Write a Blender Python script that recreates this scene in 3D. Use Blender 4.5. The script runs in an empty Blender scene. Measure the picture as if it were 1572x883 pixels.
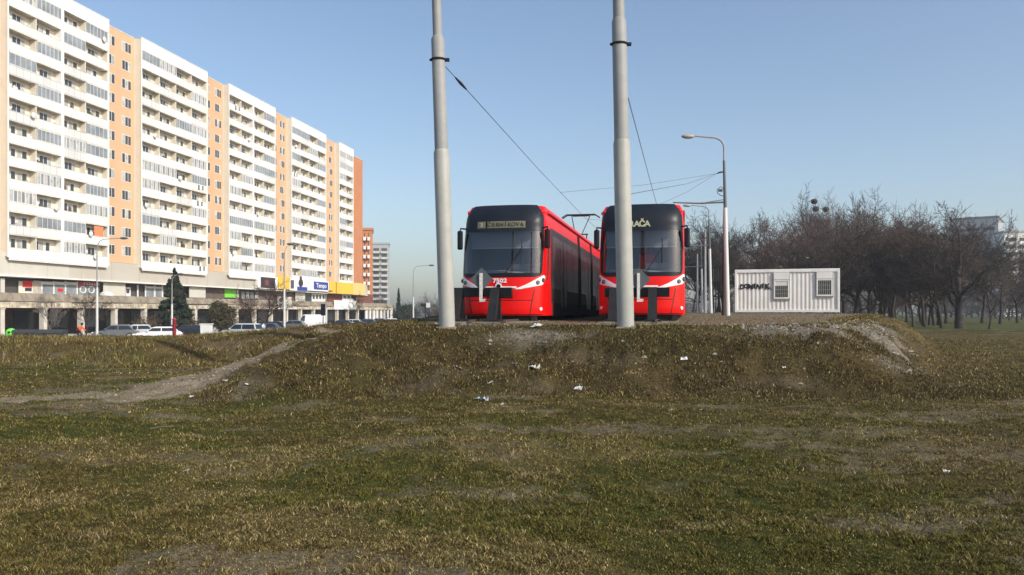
import bpy, math, random
import numpy as np
from mathutils import Vector, Matrix
sc = bpy.context.scene
COL = sc.collection
F = 1234.0; EYE = 1.6; HOR = 478.0
# ---------------------------------------------------------------- camera
cd = bpy.data.cameras.new('camera'); cam = bpy.data.objects.new('camera', cd); COL.objects.link(cam)
cam.location = (0, 0, EYE); cam.rotation_euler = (math.radians(90), 0, 0)
cd.sensor_width = 36; cd.lens = 36 * F / 1572; cd.shift_y = (HOR - 441.5) / 1572
cd.clip_start = 0.1; cd.clip_end = 9000
sc.camera = cam
# ---------------------------------------------------------------- sky, sun, exposure
SUN_EL = 32.0; SUN_AZ = 128.0      # azimuth clockwise from the view direction (+Y)
w = bpy.data.worlds.new('World'); sc.world = w; w.use_nodes = True
nt = w.node_tree; nt.nodes.clear()
sky = nt.nodes.new('ShaderNodeTexSky'); sky.sky_type = 'NISHITA'; sky.sun_disc = False
sky.sun_elevation = math.radians(SUN_EL); sky.sun_rotation = math.radians(SUN_AZ)
sky.altitude = 120; sky.air_density = 1.0; sky.dust_density = 2.0; sky.ozone_density = 1.3
bg = nt.nodes.new('ShaderNodeBackground'); bg.inputs[1].default_value = 0.15
wo = nt.nodes.new('ShaderNodeOutputWorld')
nt.links.new(sky.outputs[0], bg.inputs[0]); nt.links.new(bg.outputs[0], wo.inputs[0])
sl = bpy.data.lights.new('sun', 'SUN'); so = bpy.data.objects.new('sun', sl); COL.objects.link(so)
sl.energy = 3.35; sl.angle = math.radians(0.5); sl.color = (1.0, 0.945, 0.86)
az = math.radians(SUN_AZ); el = math.radians(SUN_EL)
sdir = Vector((math.sin(az) * math.cos(el), math.cos(az) * math.cos(el), math.sin(el)))
so.rotation_euler = sdir.to_track_quat('Z', 'Y').to_euler(); so.location = sdir * 60
vs = sc.view_settings
vs.view_transform = 'Standard'; vs.look = 'None'; vs.exposure = 0.24; vs.gamma = 1.0; vs.use_curve_mapping = False
cy = sc.cycles
cy.max_bounces = 6; cy.diffuse_bounces = 2; cy.glossy_bounces = 3; cy.transmission_bounces = 4
cy.transparent_max_bounces = 8; cy.volume_bounces = 0; cy.use_denoising = True
cy.caustics_reflective = False; cy.caustics_refractive = False

R = random.Random(7)
def PX(u, v, Y):
    return Vector(((u - 786) / F * Y, Y, EYE + (HOR - v) / F * Y))
# ---------------------------------------------------------------- noise (numpy)
def vnoise(x, y, seed=0):
    xi = np.floor(x).astype(np.int64); yi = np.floor(y).astype(np.int64)
    fx = x - xi; fy = y - yi; fx = fx * fx * (3 - 2 * fx); fy = fy * fy * (3 - 2 * fy)
    def h(a, b):
        n = (a * 374761393 + b * 668265263 + seed * 982451653) & 0x7fffffff
        n = ((n ^ (n >> 13)) * 1274126177) & 0x7fffffff
        n = n ^ (n >> 16)
        return (n & 0xffffff) / float(0xffffff)
    a = h(xi, yi); b = h(xi + 1, yi); c = h(xi, yi + 1); d = h(xi + 1, yi + 1)
    return (a + (b - a) * fx) * (1 - fy) + (c + (d - c) * fx) * fy
def fbm(x, y, seed=0, oct=3):
    s = 0; a = 0.5; t = 0
    for i in range(oct):
        s = s + a * vnoise(x * 2 ** i + 17.3 * i, y * 2 ** i - 9.1 * i, seed + i); t += a; a *= 0.5
    return s / t
def sstep(a, b, x):
    t = np.clip((x - a) / (b - a), 0, 1); return t * t * (3 - 2 * t)
# ---------------------------------------------------------------- terrain height
PLAT = [(-3.0, 18.9), (0.5, 18.7), (6.8, 18.5), (8.2, 20.0), (13, 30), (20.5, 45), (23, 60), (66, 260), (36, 260), (0, 66), (-3.0, 40), (-3.4, 30), (-3.2, 25)]
def poly_sd(x, y, poly):
    d = np.full(x.shape, 1e9); inside = np.zeros(x.shape, bool); n = len(poly)
    for i in range(n):
        ax, ay = poly[i]; bx, by = poly[(i + 1) % n]
        ex, ey = bx - ax, by - ay; wx, wy = x - ax, y - ay
        t = np.clip((wx * ex + wy * ey) / (ex * ex + ey * ey), 0, 1)
        d = np.minimum(d, (wx - ex * t) ** 2 + (wy - ey * t) ** 2)
        c = ((ay > y) != (by > y)) & (x < (bx - ax) * (y - ay) / (by - ay + 1e-12) + ax)
        inside ^= c
    d = np.sqrt(d); return np.where(inside, -d, d)
def line_d(x, y, pts):
    d = np.full(x.shape, 1e9)
    for (ax, ay), (bx, by) in zip(pts[:-1], pts[1:]):
        ex, ey = bx - ax, by - ay; wx, wy = x - ax, y - ay
        t = np.clip((wx * ex + wy * ey) / (ex * ex + ey * ey), 0, 1)
        d = np.minimum(d, (wx - ex * t) ** 2 + (wy - ey * t) ** 2)
    return np.sqrt(d)
PATH = [(-30, 8.6), (-16, 11.9), (-10.2, 13.9), (-8.0, 15.4), (-7.0, 17.4), (-6.35, 19.6), (-5.7, 22.4), (-4.9, 26), (-3.4, 29.5), (-1.0, 33)]
def height(x, y):
    x = np.asarray(x, float); y = np.asarray(y, float)
    far = sstep(10, 60, y)
    z = (fbm(x / 5.0, y / 5.0, 3) - 0.5) * 0.22 * (1 - 0.6 * far)
    near = 1 - sstep(20, 70, y)
    z = z + (fbm(x / 0.55, y / 0.55, 11, 3) - 0.5) * 0.10 * near + (fbm(x / 0.14, y / 0.14, 13, 2) - 0.5) * 0.045 * (1 - sstep(12, 26, y))
    zt = 1.25 + 0.0062 * np.clip(y - 18, 0, 32)
    sd = poly_sd(x, y, PLAT)
    wob = (fbm(x / 2.2, y / 2.2, 23, 3) - 0.5) * 1.5
    wid = 3.8 + 1.6 * sstep(-2, -6, x) - 1.2 * sstep(6.5, 9.5, x)
    m = 1 - sstep(0, 1, (sd + wob * sstep(0, 1.2, sd)) / wid)
    # left bank and the drop to the street
    ridge = 0.55 + 0.36 * sstep(-15, -5.5, x) + (fbm(x / 3.0, y / 3.0, 31) - 0.5) * 0.22
    lb = sstep(23.2, 26.8 , y + (fbm(x / 3, y / 3, 5) - .5) * 2.0) * (1 - sstep(31, 52, y))
    lft = 1 - sstep(-7.5, -4.5, x - 0.2 * np.maximum(y - 30, 0))
    z = z * (1 - 0.7 * m)
    drop = sstep(34, 62, y) * (1 - sstep(-6.5, 8, x - 0.2 * np.maximum(y - 60, 0) - 0.0))
    z2 = z + ridge * lb * lft - 1.3 * drop
    z2 = z2 * (1 - m) + (zt + z * 0.5) * m
    rough = m * (1 - m) * 4
    z2 = z2 + ((fbm(x / 0.45, y / 0.45, 41, 3) - 0.5) * 0.26 + (fbm(x / 1.3, y / 1.0, 43, 3) - 0.5) * 0.40) * rough
    # far right: flat; long distance: level
    z2 = np.where(y > 250, z2 * (1 - sstep(250, 420, y)) + (-1.0) * sstep(250, 420, y), z2)
    return z2
def H(x, y):
    return float(height(np.array([x]), np.array([y]))[0])

# ---------------------------------------------------------------- materials
def mat(name, col, rough=0.6, metal=0.0, coat=0.0, spec=0.5, noise=None, noise_scale=4.0, bump=0.0, bump_scale=60.0, emit=None):
    m = bpy.data.materials.new(name); m.use_nodes = True; t = m.node_tree; b = t.nodes['Principled BSDF']
    b.inputs['Base Color'].default_value = (*col, 1); b.inputs['Roughness'].default_value = rough
    b.inputs['Metallic'].default_value = metal; b.inputs['Coat Weight'].default_value = coat
    b.inputs['Coat Roughness'].default_value = 0.08
    b.inputs['Specular IOR Level'].default_value = spec
    geo = None
    if noise is not None or bump:
        geo = t.nodes.new('ShaderNodeNewGeometry')
    if noise is not None:
        n = t.nodes.new('ShaderNodeTexNoise'); n.inputs['Scale'].default_value = noise_scale; n.inputs['Detail'].default_value = 6
        n.inputs['Roughness'].default_value = 0.65
        t.links.new(geo.outputs['Position'], n.inputs['Vector'])
        r = t.nodes.new('ShaderNodeMapRange'); r.inputs['From Min'].default_value = 0.36; r.inputs['From Max'].default_value = 0.66
        t.links.new(n.outputs['Fac'], r.inputs['Value'])
        mx = t.nodes.new('ShaderNodeMix'); mx.data_type = 'RGBA'
        mx.inputs[6].default_value = (*col, 1); mx.inputs[7].default_value = (*noise, 1)
        t.links.new(r.outputs['Result'], mx.inputs[0]); t.links.new(mx.outputs[2], b.inputs['Base Color'])
    if bump:
        n2 = t.nodes.new('ShaderNodeTexNoise'); n2.inputs['Scale'].default_value = bump_scale; n2.inputs['Detail'].default_value = 4
        t.links.new(geo.outputs['Position'], n2.inputs['Vector'])
        bp = t.nodes.new('ShaderNodeBump'); bp.inputs['Strength'].default_value = bump; bp.inputs['Distance'].default_value = 0.02
        t.links.new(n2.outputs['Fac'], bp.inputs['Height']); t.links.new(bp.outputs['Normal'], b.inputs['Normal'])
    return m
def glassmat(name, tint, refl=0.04):
    m = bpy.data.materials.new(name); m.use_nodes = True; t = m.node_tree; t.nodes.clear()
    o = t.nodes.new('ShaderNodeOutputMaterial'); tr = t.nodes.new('ShaderNodeBsdfTransparent'); tr.inputs[0].default_value = (*tint, 1)
    g = t.nodes.new('ShaderNodeBsdfGlossy'); g.inputs['Roughness'].default_value = 0.03
    fr = t.nodes.new('ShaderNodeFresnel'); fr.inputs[0].default_value = 1.5
    ad = t.nodes.new('ShaderNodeMath'); ad.operation = 'ADD'; ad.inputs[1].default_value = refl; ad.use_clamp = True
    mx = t.nodes.new('ShaderNodeMixShader')
    t.links.new(fr.outputs[0], ad.inputs[0]); t.links.new(ad.outputs[0], mx.inputs[0])
    t.links.new(tr.outputs[0], mx.inputs[1]); t.links.new(g.outputs[0], mx.inputs[2]); t.links.new(mx.outputs[0], o.inputs[0])
    return m
M = {}
M['panel_cream'] = mat('panel_cream', (0.84, 0.81, 0.72), 0.6, noise=(0.76, 0.73, 0.64), noise_scale=0.5)
M['panel_grey'] = mat('panel_grey', (0.70, 0.70, 0.68), 0.6, noise=(0.60, 0.60, 0.58), noise_scale=0.5)
M['seam'] = mat('seam', (0.40, 0.38, 0.34), 0.8)
M['white_paint'] = mat('white_paint', (0.80, 0.80, 0.78), 0.5, noise=(0.70, 0.70, 0.67), noise_scale=0.5)
M['panel_white'] = mat('panel_white', (0.90, 0.885, 0.83), 0.6, noise=(0.82, 0.80, 0.74), noise_scale=0.35)
M['cream'] = mat('cream', (0.74, 0.69, 0.57), 0.7, noise=(0.68, 0.63, 0.52), noise_scale=0.6)
M['cream_light'] = mat('cream_light', (0.82, 0.76, 0.64), 0.7, noise=(0.72, 0.65, 0.53), noise_scale=0.8)
M['orange_render'] = mat('orange_render', (0.66, 0.42, 0.25), 0.75, noise=(0.60, 0.375, 0.215), noise_scale=0.25)
M['orange_deep'] = mat('orange_deep', (0.54, 0.22, 0.10), 0.75, noise=(0.48, 0.19, 0.08), noise_scale=0.4)
M['brick_red'] = mat('brick_red', (0.22, 0.08, 0.05), 0.8, noise=(0.15, 0.05, 0.035), noise_scale=1.2)
M['podium_panel'] = mat('podium_panel', (0.52, 0.48, 0.41), 0.8, noise=(0.47, 0.43, 0.36), noise_scale=0.2)
M['podium_light'] = mat('podium_light', (0.60, 0.58, 0.50), 0.8, noise=(0.54, 0.52, 0.45), noise_scale=0.3)
M['concrete'] = mat('concrete', (0.34, 0.285, 0.21), 0.9, noise=(0.16, 0.13, 0.095), noise_scale=0.9, bump=0.5, bump_scale=3)
M['concrete_light'] = mat('concrete_light', (0.66, 0.58, 0.44), 0.9, noise=(0.20, 0.16, 0.11), noise_scale=1.3, bump=0.4, bump_scale=5)
M['column'] = mat('column', (0.62, 0.58, 0.50), 0.8, noise=(0.48, 0.44, 0.37), noise_scale=1.5)
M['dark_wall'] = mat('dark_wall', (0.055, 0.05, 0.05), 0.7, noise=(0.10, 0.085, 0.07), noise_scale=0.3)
M['brown_wall'] = mat('brown_wall', (0.16, 0.12, 0.09), 0.8, noise=(0.09, 0.07, 0.06), noise_scale=0.4)
M['roofing'] = mat('roofing', (0.20, 0.19, 0.18), 0.9)
M['window_glass'] = mat('window_glass', (0.045, 0.05, 0.055), 0.12, spec=0.8)
M['glazing'] = mat('glazing', (0.30, 0.33, 0.35), 0.18, spec=0.7, noise=(0.17, 0.18, 0.19), noise_scale=0.35)
M['curtain'] = mat('curtain', (0.55, 0.54, 0.50), 0.8, noise=(0.30, 0.29, 0.27), noise_scale=1.1)
M['sign_red'] = mat('sign_red', (0.62, 0.03, 0.03), 0.5)
M['sign_yellow'] = mat('sign_yellow', (0.90, 0.56, 0.06), 0.5, noise=(0.88, 0.50, 0.05), noise_scale=0.2)
M['sign_yellow_pale'] = mat('sign_yellow_pale', (0.80, 0.58, 0.20), 0.5)
M['sign_blue'] = mat('sign_blue', (0.03, 0.06, 0.32), 0.5)
M['sign_green'] = mat('sign_green', (0.22, 0.66, 0.06), 0.5)
M['sign_dark'] = mat('sign_dark', (0.05, 0.03, 0.035), 0.5)
M['asphalt'] = mat('asphalt', (0.055, 0.055, 0.058), 0.85, noise=(0.075, 0.073, 0.07), noise_scale=0.6)
M['tram_red'] = mat('tram_red', (0.82, 0.005, 0.004), 0.36, coat=0.12, spec=0.25, noise=(0.76, 0.006, 0.005), noise_scale=2.5)
M['tram_roof_red'] = mat('tram_roof_red', (0.72, 0.03, 0.035), 0.45, noise=(0.62, 0.035, 0.035), noise_scale=2)
M['tram_black'] = mat('tram_black', (0.008, 0.009, 0.012), 0.3, spec=0.25)
M['tram_visor'] = mat('tram_visor', (0.010, 0.013, 0.020), 0.38, spec=0.22, noise=(0.016, 0.02, 0.028), noise_scale=1.5)
M['tram_side'] = mat('tram_side', (0.030, 0.027, 0.030), 0.38, spec=0.4, noise=(0.05, 0.042, 0.042), noise_scale=0.9)
M['tram_window'] = mat('tram_window', (0.060, 0.060, 0.064), 0.2, spec=0.5)
M['tram_under'] = mat('tram_under', (0.012, 0.012, 0.013), 0.8)
M['tram_seam'] = mat('tram_seam', (0.03, 0.004, 0.004), 0.6)
M['tram_white'] = mat('tram_white', (0.82, 0.82, 0.82), 0.3, coat=0.4)
M['rubber'] = mat('rubber', (0.012, 0.012, 0.012), 0.8)
M['headlamp'] = mat('headlamp', (0.06, 0.06, 0.07), 0.08, spec=0.9)
M['windscreen'] = glassmat('windscreen', (0.72, 0.75, 0.77), 0.07)
M['car_glass'] = mat('car_glass', (0.015, 0.018, 0.02), 0.07, spec=0.8)
M['cab_dark'] = mat('cab_dark', (0.09, 0.095, 0.11), 0.7)
M['cab_grey'] = mat('cab_grey', (0.42, 0.42, 0.40), 0.7)
M['cab_blind'] = mat('cab_blind', (0.26, 0.27, 0.31), 0.8)
M['seat_red'] = mat('seat_red', (0.85, 0.03, 0.04), 0.8)
M['display'] = mat('display', (0.16, 0.16, 0.10), 0.6)
M['display_letter'] = mat('display_letter', (0.035, 0.037, 0.025), 0.6)
M['display_light'] = mat('display_light', (0.42, 0.43, 0.28), 0.6)
M['steel_dark'] = mat('steel_dark', (0.014, 0.017, 0.022), 0.7, spec=0.15, noise=(0.028, 0.026, 0.026), noise_scale=3)
M['steel_grey'] = mat('steel_grey', (0.09, 0.10, 0.11), 0.5)
M['rust'] = mat('rust', (0.10, 0.05, 0.03), 0.85, noise=(0.06, 0.035, 0.025), noise_scale=6)
M['rail'] = mat('rail', (0.13, 0.10, 0.085), 0.5, metal=0.4)
M['galv'] = mat('galv', (0.31, 0.315, 0.305), 0.55, spec=0.3, noise=(0.27, 0.27, 0.262), noise_scale=3.2, bump=.15, bump_scale=25)
M['galv_light'] = mat('galv_light', (0.38, 0.38, 0.345), 0.5, spec=0.3, noise=(0.33, 0.33, 0.30), noise_scale=3.0, bump=.15, bump_scale=25)
M['pole_white'] = mat('pole_white', (0.62, 0.62, 0.60), 0.5)
M['wire'] = mat('wire', (0.10, 0.10, 0.11), 0.6)
M['wire_dark'] = mat('wire_dark', (0.03, 0.03, 0.03), 0.6)
M['cont_wall'] = mat('cont_wall', (0.74, 0.73, 0.70), 0.55, noise=(0.64, 0.63, 0.59), noise_scale=1.3)
M['cont_frame'] = mat('cont_frame', (0.82, 0.82, 0.79), 0.5, noise=(0.70, 0.70, 0.66), noise_scale=1.7)
M['cont_grey'] = mat('cont_grey', (0.26, 0.27, 0.28), 0.6)
M['graffiti'] = mat('graffiti', (0.01, 0.01, 0.012), 0.7)
M['litter'] = mat('litter', (0.76, 0.76, 0.74), 0.6, noise=(0.50, 0.49, 0.46), noise_scale=14)
M['litter_grey'] = mat('litter_grey', (0.35, 0.40, 0.46), 0.6)
M['stone'] = mat('stone', (0.31, 0.29, 0.25), 0.9, noise=(0.18, 0.165, 0.14), noise_scale=7)
M['bark'] = mat('bark', (0.050, 0.038, 0.030), 0.9, noise=(0.022, 0.017, 0.014), noise_scale=3)
M['bark_pale'] = mat('bark_pale', (0.17, 0.15, 0.13), 0.9, noise=(0.11, 0.095, 0.085), noise_scale=2)
M['twig'] = mat('twig', (0.085, 0.063, 0.048), 0.9, noise=(0.050, 0.037, 0.029), noise_scale=0.6)
M['twig_red'] = mat('twig_red', (0.115, 0.064, 0.046), 0.9, noise=(0.065, 0.040, 0.030), noise_scale=0.6)
M['twig_pale'] = mat('twig_pale', (0.20, 0.175, 0.15), 0.9, noise=(0.15, 0.13, 0.11), noise_scale=0.6)
M['conifer'] = mat('conifer', (0.022, 0.036, 0.022), 0.8, noise=(0.045, 0.06, 0.03), noise_scale=2.0)
M['bush_olive'] = mat('bush_olive', (0.05, 0.05, 0.022), 0.8, noise=(0.10, 0.075, 0.035), noise_scale=1.5)
M['bush_brown'] = mat('bush_brown', (0.20, 0.13, 0.07), 0.9, noise=(0.12, 0.085, 0.05), noise_scale=1.5)
M['skin'] = mat('skin', (0.50, 0.30, 0.22), 0.6)
M['cloth_orange'] = mat('cloth_orange', (0.80, 0.12, 0.04), 0.8)
M['cloth_dark'] = mat('cloth_dark', (0.02, 0.02, 0.024), 0.8)
M['cloth_blue'] = mat('cloth_blue', (0.05, 0.08, 0.28), 0.8)
M['cloth_white'] = mat('cloth_white', (0.75, 0.75, 0.73), 0.8)
M['bin_green'] = mat('bin_green', (0.18, 0.75, 0.07), 0.5)
M['bin_dark'] = mat('bin_dark', (0.035, 0.04, 0.045), 0.6)
M['post_red'] = mat('post_red', (0.30, 0.03, 0.04), 0.6)
M['tail_red'] = mat('tail_red', (0.4, 0.01, 0.01), 0.3)
for n_, c_ in dict(car_white=(0.80, 0.80, 0.80), car_silver=(0.55, 0.58, 0.60), car_dark=(0.02, 0.022, 0.028), car_blue=(0.04, 0.06, 0.12), car_grey=(0.14, 0.15, 0.16), car_red=(0.30, 0.02, 0.02)).items():
    M[n_] = mat(n_, c_, 0.25, coat=0.6)
M['far_grey'] = mat('far_grey', (0.40, 0.41, 0.42), 0.8, noise=(0.36, 0.37, 0.38), noise_scale=0.1)
M['far_dark'] = mat('far_dark', (0.17, 0.175, 0.16), 0.8)

# ---------------------------------------------------------------- mesh builder
class MB:
    def __init__(s): s.v = []; s.f = []; s.m = []; s.sm = []
    def add(s, vs, fs, mi=0, sm=False):
        o = len(s.v); s.v += [tuple(p) for p in vs]
        for f in fs: s.f.append(tuple(i + o for i in f)); s.m.append(mi); s.sm.append(sm)
    def box(s, x0, x1, y0, y1, z0, z1, mi=0):
        s.add([(x0, y0, z0), (x1, y0, z0), (x1, y1, z0), (x0, y1, z0), (x0, y0, z1), (x1, y0, z1), (x1, y1, z1), (x0, y1, z1)],
              [(0, 3, 2, 1), (4, 5, 6, 7), (0, 1, 5, 4), (1, 2, 6, 5), (2, 3, 7, 6), (3, 0, 4, 7)], mi); return s
    def quad(s, a, b, c, d, mi=0): s.add([a, b, c, d], [(0, 1, 2, 3)], mi); return s
    def prism(s, pts, axis, a, b, mi=0):
        # pts: 2D outline (convex or simple); extruded along axis from a to b
        n = len(pts)
        def P(p, t): return {'x': (t, p[0], p[1]), 'y': (p[0], t, p[1]), 'z': (p[0], p[1], t)}[axis]
        s.add([P(p, a) for p in pts] + [P(p, b) for p in pts],
              [tuple(range(n))[::-1], tuple(range(n, 2 * n))] + [(i, (i + 1) % n, n + (i + 1) % n, n + i) for i in range(n)], mi); return s
    def tube(s, pts, rad, n=8, mi=0, cap=True, sm=True):
        pts = [Vector(p) for p in pts]
        if not hasattr(rad, '__len__'): rad = [rad] * len(pts)
        vs = []; fs = []
        up = None
        for i, p in enumerate(pts):
            d = (pts[min(i + 1, len(pts) - 1)] - pts[max(i - 1, 0)])
            if d.length < 1e-9: d = Vector((0, 0, 1))
            d.normalize()
            if up is None:
                up = d.orthogonal().normalized()
            up = (up - d * up.dot(d)); up = up.normalized() if up.length > 1e-6 else d.orthogonal().normalized()
            q = d.cross(up)
            for k in range(n):
                a = 2 * math.pi * k / n; vs.append(p + (up * math.cos(a) + q * math.sin(a)) * rad[i])
        for i in range(len(pts) - 1):
            for k in range(n):
                a = i * n + k; b = i * n + (k + 1) % n; fs.append((a, b, b + n, a + n))
        s.add(vs, fs, mi, sm)
        if cap:
            m = len(pts) - 1
            s.add(vs[:n], [tuple(range(n))[::-1]], mi); s.add(vs[m * n:], [tuple(range(n))], mi)
        return s
    def sphere(s, c, r, mi=0, nu=12, nv=8, sc_=(1, 1, 1)):
        vs = []; fs = []
        for j in range(nv + 1):
            t = math.pi * j / nv
            for i in range(nu):
                p = 2 * math.pi * i / nu
                vs.append((c[0] + r * sc_[0] * math.sin(t) * math.cos(p), c[1] + r * sc_[1] * math.sin(t) * math.sin(p), c[2] + r * sc_[2] * math.cos(t)))
        for j in range(nv):
            for i in range(nu):
                a = j * nu + i; b = j * nu + (i + 1) % nu; fs.append((a, a + nu, b + nu, b))
        s.add(vs, fs, mi, True); return s
    def mesh(s, name, mats):
        me = bpy.data.meshes.new(name); me.from_pydata(s.v, [], s.f)
        for m in mats: me.materials.append(m)
        me.polygons.foreach_set('material_index', s.m); me.polygons.foreach_set('use_smooth', s.sm)
        me.update(); return me
    def build(s, name, mats, parent=None, bevel=0, loc=None):
        if not isinstance(mats, (list, tuple)): mats = [mats]
        o = bpy.data.objects.new(name, s.mesh(name, mats)); COL.objects.link(o)
        if parent: o.parent = parent
        if loc is not None: o.location = loc
        if bevel:
            b = o.modifiers.new('bevel', 'BEVEL'); b.width = bevel; b.segments = 2; b.limit_method = 'ANGLE'; b.harden_normals = False
        return o
def mobj(name, me, parent=None, loc=(0, 0, 0)):
    o = bpy.data.objects.new(name, me); COL.objects.link(o); o.parent = parent; o.location = loc; return o
def tag(o, label=None, cat=None, group=None, kind=None):
    if label: o['label'] = label
    if cat: o['category'] = cat
    if group: o['group'] = group
    if kind: o['kind'] = kind
    return o
def empty(name, loc, rz=0.0, label=None, cat=None, group=None):
    o = bpy.data.objects.new(name, None); COL.objects.link(o); o.location = loc; o.rotation_euler = (0, 0, rz)
    o.empty_display_size = 0.3
    return tag(o, label, cat, group)
def kids(o): return [c for c in bpy.data.objects if c.parent == o]
def dup(root, loc, rz=0.0, label=None, scale=None, group=None):
    r = root.copy(); COL.objects.link(r); r.location = loc; r.rotation_euler = (0, 0, rz)
    if scale: r.scale = scale
    if label: r['label'] = label
    if group: r['group'] = group
    for ch in root.children:
        c = ch.copy(); COL.objects.link(c); c.parent = r
        for g in ch.children:
            d = g.copy(); COL.objects.link(d); d.parent = c
    return r
def text_mesh(txt, size, name, m, depth=0.004, shear=0.0, bold=0.0, space=1.0):
    cu = bpy.data.curves.new(name, 'FONT'); cu.body = txt; cu.size = size; cu.extrude = depth; cu.align_x = 'CENTER'; cu.align_y = 'CENTER'
    cu.shear = shear; cu.offset = bold; cu.space_character = space; cu.resolution_u = 3
    o = bpy.data.objects.new(name + '_curve', cu); COL.objects.link(o)
    dg = bpy.context.evaluated_depsgraph_get(); me = bpy.data.meshes.new_from_object(o.evaluated_get(dg))
    bpy.data.objects.remove(o); bpy.data.curves.remove(cu)
    me.materials.clear(); me.materials.append(m); me.name = name
    return me
def text(txt, size, name, m, parent, loc, rot, **k):
    o = mobj(name, text_mesh(txt, size, name, m, **k), parent, loc); o.rotation_euler = rot; return o
# ---------------------------------------------------------------- ground sheet
def ground_material():
    m = bpy.data.materials.new('field_ground'); m.use_nodes = True; t = m.node_tree; b = t.nodes['Principled BSDF']
    b.inputs['Roughness'].default_value = 0.95; b.inputs['Specular IOR Level'].default_value = 0.03
    at = t.nodes.new('ShaderNodeAttribute'); at.attribute_name = 'tone'
    geo = t.nodes.new('ShaderNodeNewGeometry')
    def noise(s, d=5, r=0.6):
        n = t.nodes.new('ShaderNodeTexNoise'); n.inputs['Scale'].default_value = s; n.inputs['Detail'].default_value = d; n.inputs['Roughness'].default_value = r
        t.links.new(geo.outputs['Position'], n.inputs['Vector']); return n
    n1 = noise(26, 6, 0.75); n2 = noise(2.2, 5)
    r1 = t.nodes.new('ShaderNodeMapRange'); r1.inputs['From Min'].default_value = .3; r1.inputs['From Max'].default_value = .7; r1.inputs['To Min'].default_value = 0.30; r1.inputs['To Max'].default_value = 1.75
    t.links.new(n1.outputs['Fac'], r1.inputs['Value'])
    r2 = t.nodes.new('ShaderNodeMapRange'); r2.inputs['From Min'].default_value = .3; r2.inputs['From Max'].default_value = .7; r2.inputs['To Min'].default_value = 0.75; r2.inputs['To Max'].default_value = 1.25
    t.links.new(n2.outputs['Fac'], r2.inputs['Value'])
    mu = t.nodes.new('ShaderNodeMath'); mu.operation = 'MULTIPLY'; t.links.new(r1.outputs[0], mu.inputs[0]); t.links.new(r2.outputs[0], mu.inputs[1])
    vm = t.nodes.new('ShaderNodeVectorMath'); vm.operation = 'SCALE'
    t.links.new(at.outputs['Color'], vm.inputs[0]); t.links.new(mu.outputs[0], vm.inputs['Scale'])
    t.links.new(vm.outputs[0], b.inputs['Base Color'])
    bp = t.nodes.new('ShaderNodeBump'); bp.inputs['Strength'].default_value = 0.8; bp.inputs['Distance'].default_value = 0.03
    n3 = noise(30, 5, 0.7); t.links.new(n3.outputs['Fac'], bp.inputs['Height']); t.links.new(bp.outputs['Normal'], b.inputs['Normal'])
    return m
GRAV = [(3.8, 19.4), (5.4, 18.2), (7.0, 17.9), (8.6, 19.6), (10.4, 23.5), (9.6, 24.5), (7.4, 20.6), (5.2, 19.8)]
def zones(x, y):
    """path, rubble, green patch and bare patch masks, shared by the sheet and the grass"""
    wob = (fbm(x / 0.8, y / 0.8, 77, 3) - 0.5)
    pd = line_d(x, y, PATH) + wob * 1.3
    up_ = sstep(-8.5, -6.6, x) * 1.6; path = (1 - sstep(0.30 + 0.25 * up_, 0.70 + 0.45 * up_, pd + (fbm(x / 0.3, y / 0.3, 79, 3) - 0.5) * 0.35)) * (0.80 + 0.2 * fbm(x / 0.5, y / 0.5, 83, 3))
    sd = poly_sd(x, y, PLAT)
    # trodden top of the mound: bare gravelly strip
    top = (1 - sstep(-1.1, -0.3, sd + wob * 1.3)) * (y < 300)
    gd = poly_sd(x, y, [(4.0, 18.8), (5.2, 17.6), (7.0, 17.3), (8.4, 16.9), (9.2, 17.5), (9.9, 20.5), (13.6, 28), (12.8, 29), (8.2, 20.6), (6.5, 19.0)])
    grav = (1 - sstep(-0.5, 0.5, gd + wob * 1.9)) * sstep(0.30, 0.62, fbm(x / 0.6, y / 0.6, 91, 4))
    grav2 = (1 - sstep(0.2, 1.0, np.hypot((x - 0.6) / 1.5, (y - 17.9) / 0.7) + wob)) * 0.75
    grav = np.maximum(grav, grav2)
    g = sstep(0.42, 0.66, fbm(x / 2.6, y / 2.6, 51, 4))
    d = sstep(0.50, 0.68, fbm(x / 1.5 + 5, y / 0.9, 61, 4))
    bare = sstep(0.56, 0.68, fbm(x / 1.8 - 3, y / 0.75, 101, 4))
    # bare scuffed streaks seen across the middle and right of the field
    for (cx, cy, rx, ry, a) in [(3.2, 10.6, 3.4, 0.7, .8), (5.2, 8.9, 2.0, .5, .7), (6.8, 12.3, 2.6, .8, .9), (-0.2, 9.2, 1.6, .35, .5), (-4.4, 9.0, 1.9, .4, .5), (0.9, 7.4, 1.2, .3, .4), (4.3, 6.6, 1.1, .25, .6)]:
        bare = np.maximum(bare, a * (1 - sstep(0.4, 1.1, np.hypot((x - cx) / rx, (y - cy) / ry) + wob * 1.6)))
    return path, top, grav, g, d, bare, sd
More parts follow.
